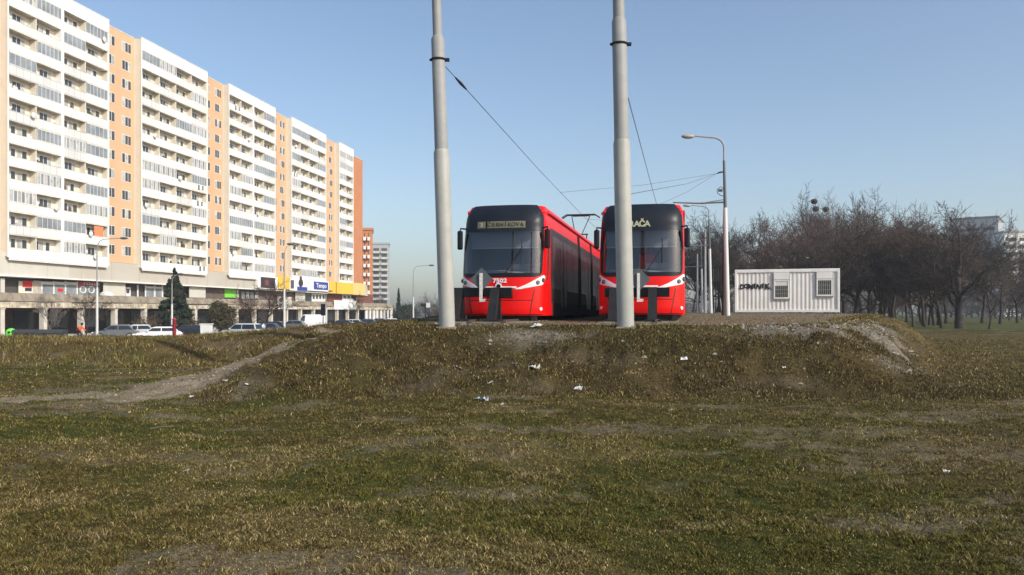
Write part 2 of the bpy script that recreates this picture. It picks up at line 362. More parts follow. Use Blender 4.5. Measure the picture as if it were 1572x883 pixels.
def tones(x, y):
    path, top, grav, g, d, bare, sd = zones(x, y)
    base = np.stack([0.057 - 0.009 * g, 0.049 + 0.004 * g, 0.017 - 0.002 * g], -1)
    def mixc(c, col, f): return c * (1 - f[..., None]) + np.array(col) * f[..., None]
    c = mixc(base, (0.14, 0.100, 0.042), d * 0.5)
    c = mixc(c, (0.17, 0.140, 0.10), bare * 0.6)
    c = mixc(c, (0.085, 0.062, 0.032), 0.65 * sstep(-0.5, 0.5, sd) * (1 - sstep(3.0, 4.6, sd)) * (y < 60)); slp = sstep(-0.5, 0.5, sd) * (1 - sstep(3.0, 4.6, sd)) * (y < 60); c = c * (1 - 0.22 * slp[..., None])  # browner slope soil, then darkened to paint the mound face's shade into the colour
    rightdry = sstep(7, 16, x) * sstep(18, 30, y) * (1 - sstep(52, 66, y)); c = mixc(c, (0.13, 0.095, 0.042), rightdry * 0.5)
    lbank = sstep(23, 26, y) * (1 - sstep(36, 50, y)) * (1 - sstep(-9, -4, x)); c = mixc(c, (0.11, 0.075, 0.035), lbank * 0.55)
    rt_ = sstep(1.5, 5, x) * (1 - sstep(13, 15, y)); c = mixc(c, (0.16, 0.12, 0.065), rt_ * .28)
    lawn = sstep(66, 72, y) * sstep(14, 24, x); c = mixc(c, (0.085, 0.095, 0.035), lawn * 0.8)
    c = mixc(c, (0.20, 0.155, 0.105), top * 0.9)
    c = mixc(c, (0.23, 0.205, 0.165), np.clip(grav, 0, 1) * 0.7)
    c = mixc(c, (0.27, 0.215, 0.15), path * 0.9)
    street = sstep(62, 66, y) * (1 - sstep(2, 6, x - 0.2 * y)); c = mixc(c, (0.09, 0.085, 0.08), street * 0.8)
    return c
GRID = {}
def gheight(X, Y):
    """height of the built sheet itself, so that blades root on its faces"""
    s_ = X / (np.maximum(Y, 4) * 1.05 + 7)
    fi = np.interp(s_, GRID['s'], np.arange(len(GRID['s']))); fj = np.interp(Y, GRID['rows'], np.arange(len(GRID['rows'])))
    i = np.clip(fi.astype(int), 0, len(GRID['s']) - 2); j = np.clip(fj.astype(int), 0, len(GRID['rows']) - 2); a = fi - i; b = fj - j; Z = GRID['Z']
    return (Z[j, i] * (1 - a) + Z[j, i + 1] * a) * (1 - b) + (Z[j + 1, i] * (1 - a) + Z[j + 1, i + 1] * a) * b
def build_ground():
    rows = []; y = -14.0
    while y < 8: rows.append(y); y += 0.5 if y < 3 else 0.05
    while y < 7000: rows.append(y); y += 0.0062 * y if y < 60 else 0.03 * y
    rows = np.array(rows); nc = 820
    s = np.linspace(-1, 1, nc); s = np.sign(s) * (0.72 * np.abs(s) + 0.28 * np.abs(s) ** 3)
    Yg = np.repeat(rows[:, None], nc, 1); Xg = s[None, :] * (np.maximum(Yg, 4) * 1.05 + 7)
    Xg = np.where(Yg > 300, Xg * (1 + (Yg - 300) / 500), Xg)
    Zg = height(Xg, Yg)
    GRID.update(rows=rows, s=s, Z=Zg)
    nr = len(rows); co = np.stack([Xg, Yg, Zg], -1).reshape(-1, 3)
    idx = np.arange(nr * nc).reshape(nr, nc)
    q = np.stack([idx[:-1, :-1], idx[:-1, 1:], idx[1:, 1:], idx[1:, :-1]], -1).reshape(-1, 4)
    me = bpy.data.meshes.new('ground'); me.vertices.add(len(co)); me.vertices.foreach_set('co', co.ravel())
    me.loops.add(q.size); me.loops.foreach_set('vertex_index', q.ravel().astype(np.int32))
    me.polygons.add(len(q)); me.polygons.foreach_set('loop_start', np.arange(0, q.size, 4, dtype=np.int32)); me.polygons.foreach_set('loop_total', np.full(len(q), 4, np.int32))
    me.polygons.foreach_set('use_smooth', np.ones(len(q), bool))
    me.update(); me.validate()
    a = me.color_attributes.new('tone', 'FLOAT_COLOR', 'POINT')
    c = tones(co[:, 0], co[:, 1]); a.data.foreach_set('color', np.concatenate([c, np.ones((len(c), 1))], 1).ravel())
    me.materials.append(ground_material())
    o = bpy.data.objects.new('ground', me); COL.objects.link(o); tag(o, kind='structure')
build_ground()

# ---------------------------------------------------------------- grass: one sheet of short blades
def blade_material(name):
    m = bpy.data.materials.new(name); m.use_nodes = True; t = m.node_tree; b = t.nodes['Principled BSDF']
    b.inputs['Roughness'].default_value = 0.7; b.inputs['Specular IOR Level'].default_value = 0.05
    at = t.nodes.new('ShaderNodeAttribute'); at.attribute_name = 'tone'; t.links.new(at.outputs['Color'], b.inputs['Base Color'])
    return m
BLADE = blade_material('grass_blades')
def blades(name, X, Y, L, W, lean, colr, kind='stuff', label=None, cat=None, rng=None):
    n = len(X); Z = gheight(X, Y) - 0.004
    a = rng.uniform(0, 2 * np.pi, n); b = rng.uniform(0, 2 * np.pi, n)
    dx, dy = np.cos(a), np.sin(a); lx, ly = np.cos(b), np.sin(b)
    P0 = np.stack([X - dx * W / 2, Y - dy * W / 2, Z], -1); P1 = np.stack([X + dx * W / 2, Y + dy * W / 2, Z], -1)
    hm = L * 0.55 * np.cos(lean * 0.6); om = L * 0.55 * np.sin(lean * 0.6)
    Mx = X + lx * om; My = Y + ly * om
    P2 = np.stack([Mx + dx * W * .38, My + dy * W * .38, Z + hm], -1); P3 = np.stack([Mx - dx * W * .38, My - dy * W * .38, Z + hm], -1)
    ht = hm + L * 0.45 * np.cos(np.minimum(lean * 1.4, 1.75)); ot = om + L * 0.45 * np.sin(np.minimum(lean * 1.4, 1.75))
    P4 = np.stack([X + lx * ot, Y + ly * ot, Z + ht], -1)
    co = np.stack([P0, P1, P2, P3, P4], 1).reshape(-1, 3)
    base = np.arange(n)[:, None] * 5
    loops = np.concatenate([base + np.array([0, 1, 2, 3]), base + np.array([3, 2, 4])], 1).ravel().astype(np.int32)
    st = (np.arange(n)[:, None] * 7 + np.array([0, 4])).ravel().astype(np.int32); tot = np.tile([4, 3], n).astype(np.int32)
    me = bpy.data.meshes.new(name); me.vertices.add(len(co)); me.vertices.foreach_set('co', co.ravel())
    me.loops.add(len(loops)); me.loops.foreach_set('vertex_index', loops)
    me.polygons.add(len(st)); me.polygons.foreach_set('loop_start', st); me.polygons.foreach_set('loop_total', tot)
    me.update()
    at = me.color_attributes.new('tone', 'FLOAT_COLOR', 'POINT')
    c = np.repeat(np.concatenate([colr, np.ones((n, 1))], 1), 5, 0); at.data.foreach_set('color', c.ravel())
    me.materials.append(BLADE)
    o = bpy.data.objects.new(name, me); COL.objects.link(o); tag(o, label, cat, kind=kind)
    return o
def pick_colors(n, g, dry, rng, taller=False):
    green = np.array([0.090, 0.092, 0.015]); green2 = np.array([0.060, 0.072, 0.014]); olive = np.array([0.152, 0.132, 0.034]); brown = np.array([0.112, 0.079, 0.032]); straw = np.array([0.34, 0.268, 0.125])
    r = rng.uniform(0, 1, n); pg = 0.08 + 0.30 * g - 0.22 * dry
    c = np.where((r < pg)[:, None], np.where(rng.uniform(0, 1, n)[:, None] < .5, green, green2), np.where((r < pg + 0.36)[:, None], olive, brown))
    ps = 0.06 + 0.22 * dry
    c = np.where((rng.uniform(0, 1, n) < ps)[:, None], straw, c)
    return c * rng.uniform(0.25, 1.75, n)[:, None]
def build_grass():
    rng = np.random.default_rng(5)
    N = 2300000
    u = rng.uniform(0, 1, N); a, b, p = 3.6, 48.0, 0.9
    Y = (a ** (-p) + u * (b ** (-p) - a ** (-p))) ** (-1 / p)
    X = rng.uniform(-1, 1, N) * (Y * 0.74 + 2.2)
    path, top, grav, g, d, bare, sd = zones(X, Y)
    clump = fbm(X / 0.16, Y / 0.16, 201, 3)
    keep = rng.uniform(0, 1, N) < (1 - 0.93 * path) * (1 - 0.9 * top) * (1 - 0.6 * np.clip(grav, 0, 1)) * (1 - 0.5 * bare) * (0.50 + 0.6 * sstep(0.40, 0.60, clump))
    X, Y, g, d, bare, sd, clump = [q[keep] for q in (X, Y, g, d, bare, sd, clump)]
    n = len(X); k = np.clip(Y / 9, 0.85, 4.5)
    slope = (sd > -0.3) & (sd < 4.5)
    g = np.where(slope, g * 0.45, g); d = np.where(slope, np.maximum(d, 0.25), d)
    L = rng.uniform(0.014, 0.040, n) * (1 + 0.12 * k) * (0.6 + 0.9 * sstep(.4, .7, clump)) * np.where(slope, 1.4, 1.0)
    W = rng.uniform(0.0035, 0.0085, n) * k
    blades('grass', X, Y, L, W, rng.uniform(0.5, 1.5, n), pick_colors(n, g, d, rng), label='short matted winter grass covering the field and mound', cat='grass', rng=rng)
    # tall dry weeds on the bank, the mound face and the far right field
    X2 = []; Y2 = []
    def zone(n, x0, x1, y0, y1):
        X2.append(rng.uniform(x0, x1, n)); Y2.append(rng.uniform(y0, y1, n))
    zone(170000, -26, -4.5, 22.5, 33); zone(110000, -6, 9.5, 14.6, 19.0); zone(60000, 8, 34, 18, 62); zone(60000, 8, 24, 20, 48); zone(9000, -4.5, -1.5, 26, 40); zone(16000, 6, 21, 34, 48)
    X2 = np.concatenate(X2); Y2 = np.concatenate(Y2)
    path, top, grav, g, d, bare, sd = zones(X2, Y2)
    cl = fbm(X2 / 0.7, Y2 / 0.7, 301, 3)
    keep = (rng.uniform(0, 1, len(X2)) < sstep(0.38, 0.62, cl)) & (path < 0.3) & (top < 0.5) & (rng.uniform(0, 1, len(X2)) > grav)
    X2, Y2, g, d = X2[keep], Y2[keep], g[keep], d[keep]; n = len(X2)
    lb = sstep(-4, -8, X2) * (Y2 > 22)
    L = rng.uniform(0.05, 0.17, n) * (0.65 + 0.6 * lb) * (0.6 + 0.8 * rng.uniform(0, 1, n) ** 3)
    col = pick_colors(n, g * 0.5, np.clip(0.35 + 0.4 * d + 0.1 * lb, 0, 1), rng)
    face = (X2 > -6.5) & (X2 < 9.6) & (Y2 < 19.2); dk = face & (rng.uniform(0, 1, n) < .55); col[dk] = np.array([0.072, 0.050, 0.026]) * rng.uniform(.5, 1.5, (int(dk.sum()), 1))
    blades('dry_weeds', X2, Y2, L, rng.uniform(0.007, 0.017, n), rng.uniform(0.2, 1.4, n), col, label='taller dry brown weeds on the bank and mound slope', cat='weeds', rng=rng)
    # tufts of longer straw grass here and there
    T = [(420, 685), (300, 665), (570, 640), (660, 668), (805, 735), (800, 705), (240, 640), (870, 560), (680, 775), (560, 870), (1450, 715), (1380, 745), (985, 600), (430, 880 - 180), (250, 780), (1100, 600), (1080, 560), (1190, 590), (150, 820), (130, 560), (720, 690), (900, 660)]
    xs = []; ys = []
    for (u_, v_) in T:
        Yt = EYE * F / (v_ - HOR)
        if v_ < 620: Yt = 16.2 if v_ > 580 else 17.2
        Xt = (u_ - 786) / F * Yt; m = 240
        r = rng.normal(0, 0.10, m); an = rng.uniform(0, 6.28, m)
        xs.append(Xt + r * np.cos(an) * 2.2); ys.append(Yt + r * np.sin(an) * 1.3)
    X3 = np.concatenate(xs); Y3 = np.concatenate(ys); n = len(X3)
    blades('straw_tufts', X3, Y3, rng.uniform(0.03, 0.09, n), rng.uniform(0.003, 0.007, n), rng.uniform(0.5, 1.5, n), np.array([[0.30, 0.22, 0.11]]) * rng.uniform(0.45, 1.25, n)[:, None], label='longer straw coloured tufts scattered through the grass', cat='grass', rng=rng)
build_grass()

# ---------------------------------------------------------------- rubble on the mound
def rocks(name, X, Y, S, mats, label, cat, seed=3):
    rng = np.random.default_rng(seed)
    ico = np.array([(1, 0, 0), (-1, 0, 0), (0, 1, 0), (0, -1, 0), (0, 0, 1), (0, 0, -1)], float)
    fc = np.array([(0, 2, 4), (2, 1, 4), (1, 3, 4), (3, 0, 4), (2, 0, 5), (1, 2, 5), (3, 1, 5), (0, 3, 5)])
    n = len(X); Z = gheight(X, Y)
    j = rng.uniform(0.5, 1.25, (n, 6, 1)) * ico[None] * S[:, None, None] * rng.uniform(.6, 1.2, (n, 1, 3)) * np.array([1, 1, .65])
    a = rng.uniform(0, 6.28, n); ca, sa = np.cos(a)[:, None], np.sin(a)[:, None]
    jx = j[..., 0] * ca - j[..., 1] * sa + j[..., 2] * .3; jy = j[..., 0] * sa + j[..., 1] * ca; jz = j[..., 2]
    co = np.stack([jx + X[:, None], jy + Y[:, None], jz + Z[:, None]], -1).reshape(-1, 3)
    f = (np.arange(n)[:, None, None] * 6 + fc[None]).reshape(-1, 3)
    me = bpy.data.meshes.new(name); me.from_pydata(co.tolist(), [], f.tolist())
    for m_ in mats: me.materials.append(m_)
    me.polygons.foreach_set('material_index', np.repeat(rng.integers(0, len(mats), n), 8).astype(np.int32))
    me.update(); o = bpy.data.objects.new(name, me); COL.objects.link(o); tag(o, label, cat, kind='stuff')
def build_rubble():
    rng = np.random.default_rng(9)
    X = rng.uniform(-9, 16, 60000); Y = rng.uniform(13.5, 30, 60000)
    path, top, grav, g, d, bare, sd = zones(X, Y)
    p = np.clip(grav, 0, 1) * 0.6 + top * 0.10 * (Y < 21) + path * 0.12 + 0.010 * ((sd > 0) & (sd < 4) & (X > -5))
    k = rng.uniform(0, 1, len(X)) < p; X, Y = X[k], Y[k]
    S = 0.014 + 0.075 * rng.uniform(0, 1, len(X)) ** 3
    rocks('rubble', X, Y, S, [M['stone'], M['concrete'], mat('stone_dark', (0.13, 0.12, 0.11), 0.9)], 'loose stones and rubble on the crest and path', 'rubble')
build_rubble()

# ---------------------------------------------------------------- street and tracks
TR = math.radians(12.0); TD = Vector((math.sin(TR), math.cos(TR), 0)); TN = Vector((math.cos(TR), -math.sin(TR), 0))
TL = Vector((-0.36, 23.75, 0)); TRt = Vector((3.80, 23.75, 0))
def strip(name, pts_l, pts_r, off, m):
    mb = MB()
    n = len(pts_l)
    vs = [(p[0], p[1], H(p[0], p[1]) + off) for p in pts_l] + [(p[0], p[1], H(p[0], p[1]) + off) for p in pts_r]
    mb.add(vs, [(i, n + i, n + i + 1, i + 1) for i in range(n - 1)]); return mb.build(name, m)
# road in front of the shops, parallel to the building
BA = math.radians(10.3); BD = Vector((math.sin(BA), math.cos(BA), 0)); BN = Vector((math.cos(BA), -math.sin(BA), 0)); B0 = Vector((-80.4, 0, 0))
def BW(t, s, z=0):   # t: distance along the facade, s: out from it towards the street
    p = B0 + BD * t + BN * s; return Vector((p.x, p.y, z))
ZS = -1.0; ZG = -1.3
mb = MB(); a, b_, c, d_ = BW(40, 24), BW(40, 36), BW(420, 36), BW(420, 24)
nn = 40
vsL = [BW(60 + 9 * i, 22, ZG + 0.02) for i in range(nn)]; vsR = [BW(60 + 9 * i, 38, ZG + 0.02) for i in range(nn)]
mb.add(vsL + vsR, [(i, nn + i, nn + i + 1, i + 1) for i in range(nn - 1)])
tag(mb.build('road', M['asphalt']), kind='structure')
mb = MB(); vsL = [BW(60 + 9 * i, 8, ZG + 0.14) for i in range(nn)]; vsR = [BW(60 + 9 * i, 21.9, ZG + 0.14) for i in range(nn)]; vsk = [BW(60 + 9 * i, 21.95, ZG - 0.05) for i in range(nn)]
mb.add(vsL + vsR + vsk, [(i, nn + i, nn + i + 1, i + 1) for i in range(nn - 1)] + [(nn + i, 2 * nn + i, 2 * nn + i + 1, nn + i + 1) for i in range(nn - 1)])
tag(mb.build('pavement', M['podium_panel']), kind='structure')
def track_z(y): return 1.25 + 0.0062 * min(max(y - 18, 0), 32)
def build_track(o, label):
    e = empty('tram_track', (o.x, o.y, 0), 0, label, 'tram track', 'tram tracks on the mound')
    for sgn in (-1, 1):
        mb = MB(); pr = []
        for i in range(24):
            t = -1.6 + i * 5; p = TD * t + TN * sgn * 0.5; pr.append((p.x, p.y, track_z(o.y + p.y) + 0.04))
        n = len(pr)
        vs = []
        for p in pr:
            for (dx, dz) in ((-.035, -.12), (-.035, .05), (.035, .05), (.035, -.12)): vs.append((p[0] + TN.x * dx, p[1] + TN.y * dx, p[2] + dz))
        fs = [(i * 4 + k, i * 4 + (k + 1) % 4, i * 4 + 4 + (k + 1) % 4, i * 4 + 4 + k) for i in range(n - 1) for k in range(4)] + [(0, 1, 2, 3)]
        mb.add(vs, fs); mb.build('rail', M['rail'], e)
    mb = MB()
    for i in range(60):
        p = TD * (-1.4 + i * 0.65); z = track_z(o.y + p.y)
        q = [p - TN * 1.1 - TD * .11, p + TN * 1.1 - TD * .11, p + TN * 1.1 + TD * .11, p - TN * 1.1 + TD * .11]
        mb.add([(a.x, a.y, z - .1) for a in q] + [(a.x, a.y, z + .03) for a in q], [(4, 5, 6, 7), (0, 1, 5, 4), (1, 2, 6, 5), (2, 3, 7, 6), (3, 0, 4, 7)])
    tag(mb.build('sleepers', M['concrete'], e))
build_track(TL, 'steel rails under the left hand tram'); build_track(TRt, 'steel rails under the right hand tram')
# ---------------------------------------------------------------- apartment block
FR = math.radians(90) - BA
def yf(u, s=0.0): return F * (80.4 - s) / (1010 - u)
def tf(u, s=0.0): return (yf(u, s) + s * math.sin(BA)) / math.cos(BA)
def zf(u, v, s=0.0): return EYE + (HOR - v) / F * yf(u, s)
BAY = 4.55; ZT = 42.35; FL = 2.84; NF = 12; OPN = 1.6; PAR = FL - OPN
# shared balcony meshes
def balcony_mesh(h, name='balcony', pm='panel_white'):
    mb = MB(); mb.box(0.03, BAY - 0.03, -0.07, 0.03, 0, h, 0); mb.box(0.10, BAY - 0.10, 0.031, .99, 0.02 + h - 1.22, 0.16 + h - 1.22, 1)
    mb.box(0.0, BAY, -0.11, 0.05, h + 0.001, h + 0.05, 0)
    mb.box(0.02, BAY - .02, -0.085, -0.071, 0.10, 0.15, 2); mb.box(0.04, BAY - .04, -0.112, -0.1105, h + .004, h + .03, 2)
    for k in (1, 2, 3): mb.box(BAY * k / 4 - .018, BAY * k / 4 + .018, -0.078, -0.0705, 0.152, h - .02, 2)
    mb.box(BAY - .10, BAY - .032, -0.10, -0.0705, 0.152, h - .001, 1)
    return mb.mesh(name, [M[pm], M['cream_light'], M['seam']])
BALM = balcony_mesh(PAR); BALV = [BALM] * 13 + [balcony_mesh(PAR, pm='panel_cream')] * 2 + [balcony_mesh(PAR, pm='panel_grey')] * 2; BALB = balcony_mesh(1.55)
def flatwin(variant):
    mb = MB(); y = .985; z0 = PAR - 1.05
    def win(x0, x1, a, b, cur):
        mb.box(x0, x1, y - .05, y, a, b, 0)
        n = max(1, round((x1 - x0) / .75)); wd = (x1 - x0 - .08) / n
        for i in range(n):
            mb.box(x0 + .08 + i * wd, x0 + i * wd + wd - .0, y - .055, y - .051, a + .08, b - .08, 2 if (i == cur) else 1)
    if variant == 0: win(0.5, 2.3, z0 + .8, z0 + 2.35, 1); win(2.6, 3.4, z0 + .05, z0 + 2.35, 9)
    elif variant == 1: win(1.3, 2.1, z0 + .05, z0 + 2.35, 9); win(2.3, 4.0, z0 + .8, z0 + 2.35, 0)
    else: win(0.4, 1.2, z0 + .05, z0 + 2.35, 0); win(1.5, 3.7, z0 + .8, z0 + 2.35, 2)
    return mb.mesh('window', [M['white_paint'], M['window_glass'], M['curtain']])
WINM = [flatwin(i) for i in range(3)]
def glaz(variant):
    mb = MB(); z0 = PAR + .05; z1 = PAR + OPN - .03; n = [6, 8, 5, 7][variant]; fw = [.05, .09, .035, .10][variant]; wd = (BAY - .2) / n
    mb.box(.1, BAY - .1, -.03, -.01, z0, z1, 1)
    for i in range(n + 1): mb.box(.1 + i * wd - fw / 2, .1 + i * wd + fw / 2, -.06, -.031, z0 + .001, z1 - .001, 0)
    mb.box(.1, BAY - .1, -.065, -.0615, z0, z0 + .08, 0); mb.box(.1, BAY - .1, -.065, -.0615, z1 - .08, z1, 0)
    if variant in (1, 3):
        for i in range(0, n, 2): mb.box(.1 + i * wd + fw / 2, .1 + (i + 1) * wd - fw / 2, -.045, -.031, z0 + .1, z1 - .1, 2)
    return mb.mesh('glazing', [M['white_paint'], M['glazing'], M['curtain']])
GLZ = [glaz(i) for i in range(4)]
mb = MB(); mb.sphere((0, 0, 0), .42, 0, 14, 6, (1, .3, 1)); mb.tube([(0, .1, 0), (0, .3, -.3)], .03, 5); DISH = mb.mesh('satellite_dish', [M['litter']])
mb = MB()
for i in range(5): mb.box(i * .42, i * .42 + .36, -.02, .0, -.75 - .1 * (i % 2), 0, i % 3)
mb.box(-.1, 2.2, -.012, -.004, .01, .03, 2); LAUN = mb.mesh('laundry', [M['cloth_white'], M['car_blue'], M['cloth_white']])
mb = MB(); mb.box(0, 1.9, -.09, -.075, -.05, 1.45, 0); ORC = mb.mesh('orange_blind', [mat('blind_orange', (0.75, 0.24, 0.10), .8)])
CLUT = []
for i, (w_, d_, h_, m_) in enumerate(((.5, .3, .8, 'cab_dark'), (.9, .3, .6, 'curtain'), (.3, .3, 1.1, 'brown_wall'), (.6, .1, .9, 'car_silver'), (.7, .1, .75, 'cloth_white'), (.35, .3, .7, 'bush_olive'))):
    q = MB(); q.prism([(0, 0), (d_, 0), (d_ * .9, h_), (d_ * .1, h_ * .93)], 'x', 0, w_); q.box(w_ * .2, w_ * .5, d_ * .2, d_ * .8, h_, h_ + .12); CLUT.append(q.mesh('balcony_item', [M[m_]]))
ZB = 8.1
def tower(t0, nb, mid, label, seed, light=True):
    rr = random.Random(seed); L = nb * BAY + .3
    e = empty('apartment_tower', BW(t0, 0, ZB), FR, label, 'apartment building', 'balcony towers of the long apartment block')
    o = ZB
    mb = MB()
    mb.box(0, L, 1.0, 12.5, 0.9, 44.1 - o, 0)               # body
    mb.box(0, .16, 0.06, 1.0, 0.3, 44.1 - o, 1); mb.box(L - .16, L, 0.06, 1.0, 0.3, 44.1 - o, 1)     # cheeks
    for i in range(1, nb):
        x = .15 + i * BAY; w_ = .24 if (mid and i == nb // 2) else .07
        mb.box(x - w_, x + w_, (-.09 if w_ > .1 else 0.06), 1.0, 0.3, ZT - o, 2 if w_ > .1 else 1)
    mb.box(.16, L - .16, 0.06, 1.0, ZT - o + .001, ZT - o + .2, 1)
    mb.box(-.0, L, 1.31, 12.4, 44.1 - o + .001, 44.1 - o + .12, 3)
    mb.build('wall', [M['cream_light'], M['cream'], M['panel_white'], M['roofing']], e)
    mb = MB(); mb.box(-.04, L + .04, -.10, .055, ZT - o + .002, 44.16 - o, 0); mb.box(-.10, L + .1, -.16, .30, 44.165 - o, 44.25 - o, 0)
    mb.build('roof_parapet', [M['panel_white']], e)
    for xa, xb in ((-.06, .10), (L - .10, L + .06)):
        mb = MB(); mb.box(xa, xb, -.09, .055, .2, ZT - o, 0); mb.build('pilaster', [M['panel_white']], e)
    # roof gear seen against the sky
    mb = MB(); x = rr.uniform(3, L - 3); mb.tube([(x, 1.4, 44 - o), (x, 1.4, 45.2 - o)], .03, 5); mb.box(x - .5, x + .5, 1.38, 1.42, 45.0 - o, 45.04 - o); mb.box(x - .3, x + .3, 1.38, 1.42, 44.8 - o, 44.84 - o)
    mb.build('aerial', [M['steel_grey']], e)
    for k in range(NF):
        zt = ZT - FL * k - o
        row = rr.random()
        for i in range(nb):
            z = zt - OPN - PAR; bm = BALM; last = (k == NF - 1)
            b = mobj('balcony', BALB if last else rr.choice(BALV), e, (.15 + i * BAY, 0, z - (0.31 if last else 0)))
            g = (0.31 if last else 0)
            if rr.random() < (.62 if row < .28 else .27):
                mobj('glazing', rr.choice(GLZ), b, (0, 0, g))
            else:
                mobj('window', rr.choice(WINM), b, (0, 0, g))
            if rr.random() < .48:
                q = rr.choice(CLUT); mobj('balcony_item', q, b, (rr.uniform(.3, 3.6), rr.uniform(.1, .6), PAR + g - .35))
            if rr.random() < .05: d = mobj('satellite_dish', DISH, b, (rr.uniform(.6, 3.8), -.35, PAR + .15))
            elif rr.random() < .04: mobj('laundry', LAUN, b, (rr.uniform(.4, 1.8), -.12, PAR + g - .02))
            if seed == 1 and k == 10 and i == 3: tag(mobj('blind', ORC, b, (1.6, 0, PAR)), 'orange blind')
    return e
tower(101.0, 4, True, 'nearest white balcony tower, cut by the left edge of the photo', 1)
tower(127.1, 4, False, 'second white balcony tower from the left, above the dark conifer', 2)
tower(153.0, 4, True, 'third white balcony tower from the left', 3)
tower(179.2, 4, False, 'fourth white balcony tower, above the blue shop sign', 4)
tower(206.0, 2, False, 'narrow fifth balcony tower at the far end, beside the deep orange wall', 5)
# orange stair sections
def owin_mesh():
    mb = MB(); W_ = 2.1; Hh = 1.5
    mb.box(0, W_, -.03, .02, 0, Hh, 0)
    return mb.mesh('window', [M['white_paint']])
def opane(v):
    mb = MB(); W_ = 2.1; Hh = 1.5; s_ = W_ / 3
    for i in range(3): mb.box(.06 + i * s_, s_ + i * s_ - .03, -.036, -.0305, .07, Hh - .07, (1 if i == v else 0))
    return mb.mesh('pane', [M['window_glass'], M['curtain']])
OWM = owin_mesh(); OPM = [opane(0), opane(1), opane(2)]
def stair(t0, L, label, seed, cols=(0.9, 4.7), ztop=44.1, mt='orange_render', s=-1.25):
    rr = random.Random(seed + 50)
    e = empty('stairwell_section', BW(t0, s, ZB), FR, label, 'apartment building', 'orange sections between the balcony towers')
    mb = MB(); mb.box(0.02, L - .02, 0, 11, 0.9, ztop - ZB, 0); mb.box(0.01, L - .01, -.05, 11.02, ztop - ZB + .001, ztop - ZB + .10, 1)
    mb.build('wall', [M[mt], M['cream_light']], e)
    for k in range(NF):
        for x in cols:
            w_ = mobj('window', OWM, e, (x, 0, 42.1 - .75 - FL * k - ZB)); mobj('pane', rr.choice(OPM), w_, (0, 0, 0))
    return e
stair(93.0, 8.0, 'orange section at the far left edge, before the nearest tower', 1)
stair(119.5, 7.6, 'widest orange section, between the first and second balcony towers', 2)
stair(145.6, 7.4, 'orange section between the second and third balcony towers', 3)
stair(171.5, 7.7, 'orange section between the third and fourth balcony towers', 4)
stair(197.7, 8.3, 'orange section between the fourth and fifth balcony towers, above the yellow sign', 5)
stair(215.45, 6.6, 'deep orange end wall of the long apartment block', 6, cols=(), ztop=42.6, mt='orange_deep', s=0.1)
# podium
e = empty('shop_podium', BW(75, 0, ZS), FR, 'grey beige podium band with shops under the apartment towers', 'shopping podium')
def PL(u0, u1, v0, v1, s, th, mb, mi=0, deep=0):
    t0, t1 = tf(u0, s) - 75, tf(u1, s) - 75; um = (u0 + u1) / 2
    mb.box(t0, t1, -s - th, -s + deep, zf(um, v1, s) - ZS, zf(um, v0, s) - ZS, mi)
mb = MB(); mb.box(0, 37, .42, 1.62, 7.1, 9.95, 0); mb.box(37.02, 152, .45, 1.62, 7.1, 9.9, 1); mb.box(0, 152, 1.621, 14, 9.3, 9.86, 2)
for i in range(24): mb.box(1 + i * 6.4, 1.04 + i * 6.4, .40, .419, 7.12, 9.9, 1)
mb.build('band', [M['podium_light'], M['podium_panel'], M['roofing']], e)
mb = MB(); mb.box(0, 152.1, .25, 1.7, 6.95, 7.099, 0); mb.build('cornice', [M['panel_white']], e)
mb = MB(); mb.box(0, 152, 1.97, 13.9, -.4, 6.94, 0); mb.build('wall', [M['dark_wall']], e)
def shop(name, u0, u1, v0, v1, m, s=-5.38, th=.08, lab=None):
    if s < -1.9: s *= .35
    q = MB(); PL(u0, u1, v0, v1, s, th, q, 0, .5 if name == 'hoarding' else 0); o = q.build(name, [M[m]], e)
    if lab: o['label'] = lab
    return o
S1 = .16
shop('shopfront_panel', 0, 6.5, 427, 449, 'podium_light', -2.6)
shop('shopfront_panel', 28, 50, 432, 450, 'cream_light'); shop('shop_sign', 34.5, 49, 431, 441, 'sign_red', -5.2, lab='red shop sign'); shop('shop_window', 38, 48, 442, 447, 'window_glass', -5.25)
shop('shop_wall', 50.5, 63, 431, 451, 'podium_panel', -5.3)
for u in (62.5, 81, 99, 117): shop('shopfront_post', u, u + 2.2, 432, 452, 'white_paint', -5.1)
shop('fascia', 64.9, 80.8, 432.5, 437, 'white_paint', -5.1); shop('fascia', 83.4, 98.8, 432.8, 437.3, 'white_paint', -5.1); shop('fascia', 101.4, 116.8, 433.2, 437.6, 'white_paint', -5.1)
shop('fascia', 56, 152, 429, 432.0, 'sign_dark', -4.9)
for a_, b_ in ((65, 80.5), (83.5, 98.5), (101.5, 116.5)): shop('shop_window', a_, b_, 438, 452, 'glazing', -5.2)
shop('poster', 88, 96, 443, 448, 'sign_red', -5.1)
shop('shop_sign', 120.5, 127, 432, 438.5, 'sign_red', -5.0); shop('fascia', 128, 152, 433, 438, 'white_paint', -5.1)
def swash(u, v, r, m, s=-1.77, n=16):
    q = MB(); Y_ = yf(u, s); c = (tf(u, s) - 75, -s - .03, zf(u, v, s) - ZS)
    pts = [(c[0] + r * 1.3 * math.cos(a), c[1], c[2] + r * math.sin(a)) for a in [math.pi * 2 * i / n for i in range(n + 1)]]
    q.tube(pts, r * .22, 5); return q.build('window_graphic', [M[m]], e)
shop('shop_window', 120.5, 152, 439, 453, 'glazing', -5.2); swash(127, 445, .45, 'white_paint'); swash(140, 445, .45, 'white_paint')
for i in range(5): shop('sign_letter', 130 + i * 4, 132.5 + i * 4, 434.2, 437.2, 'sign_red', -4.98)
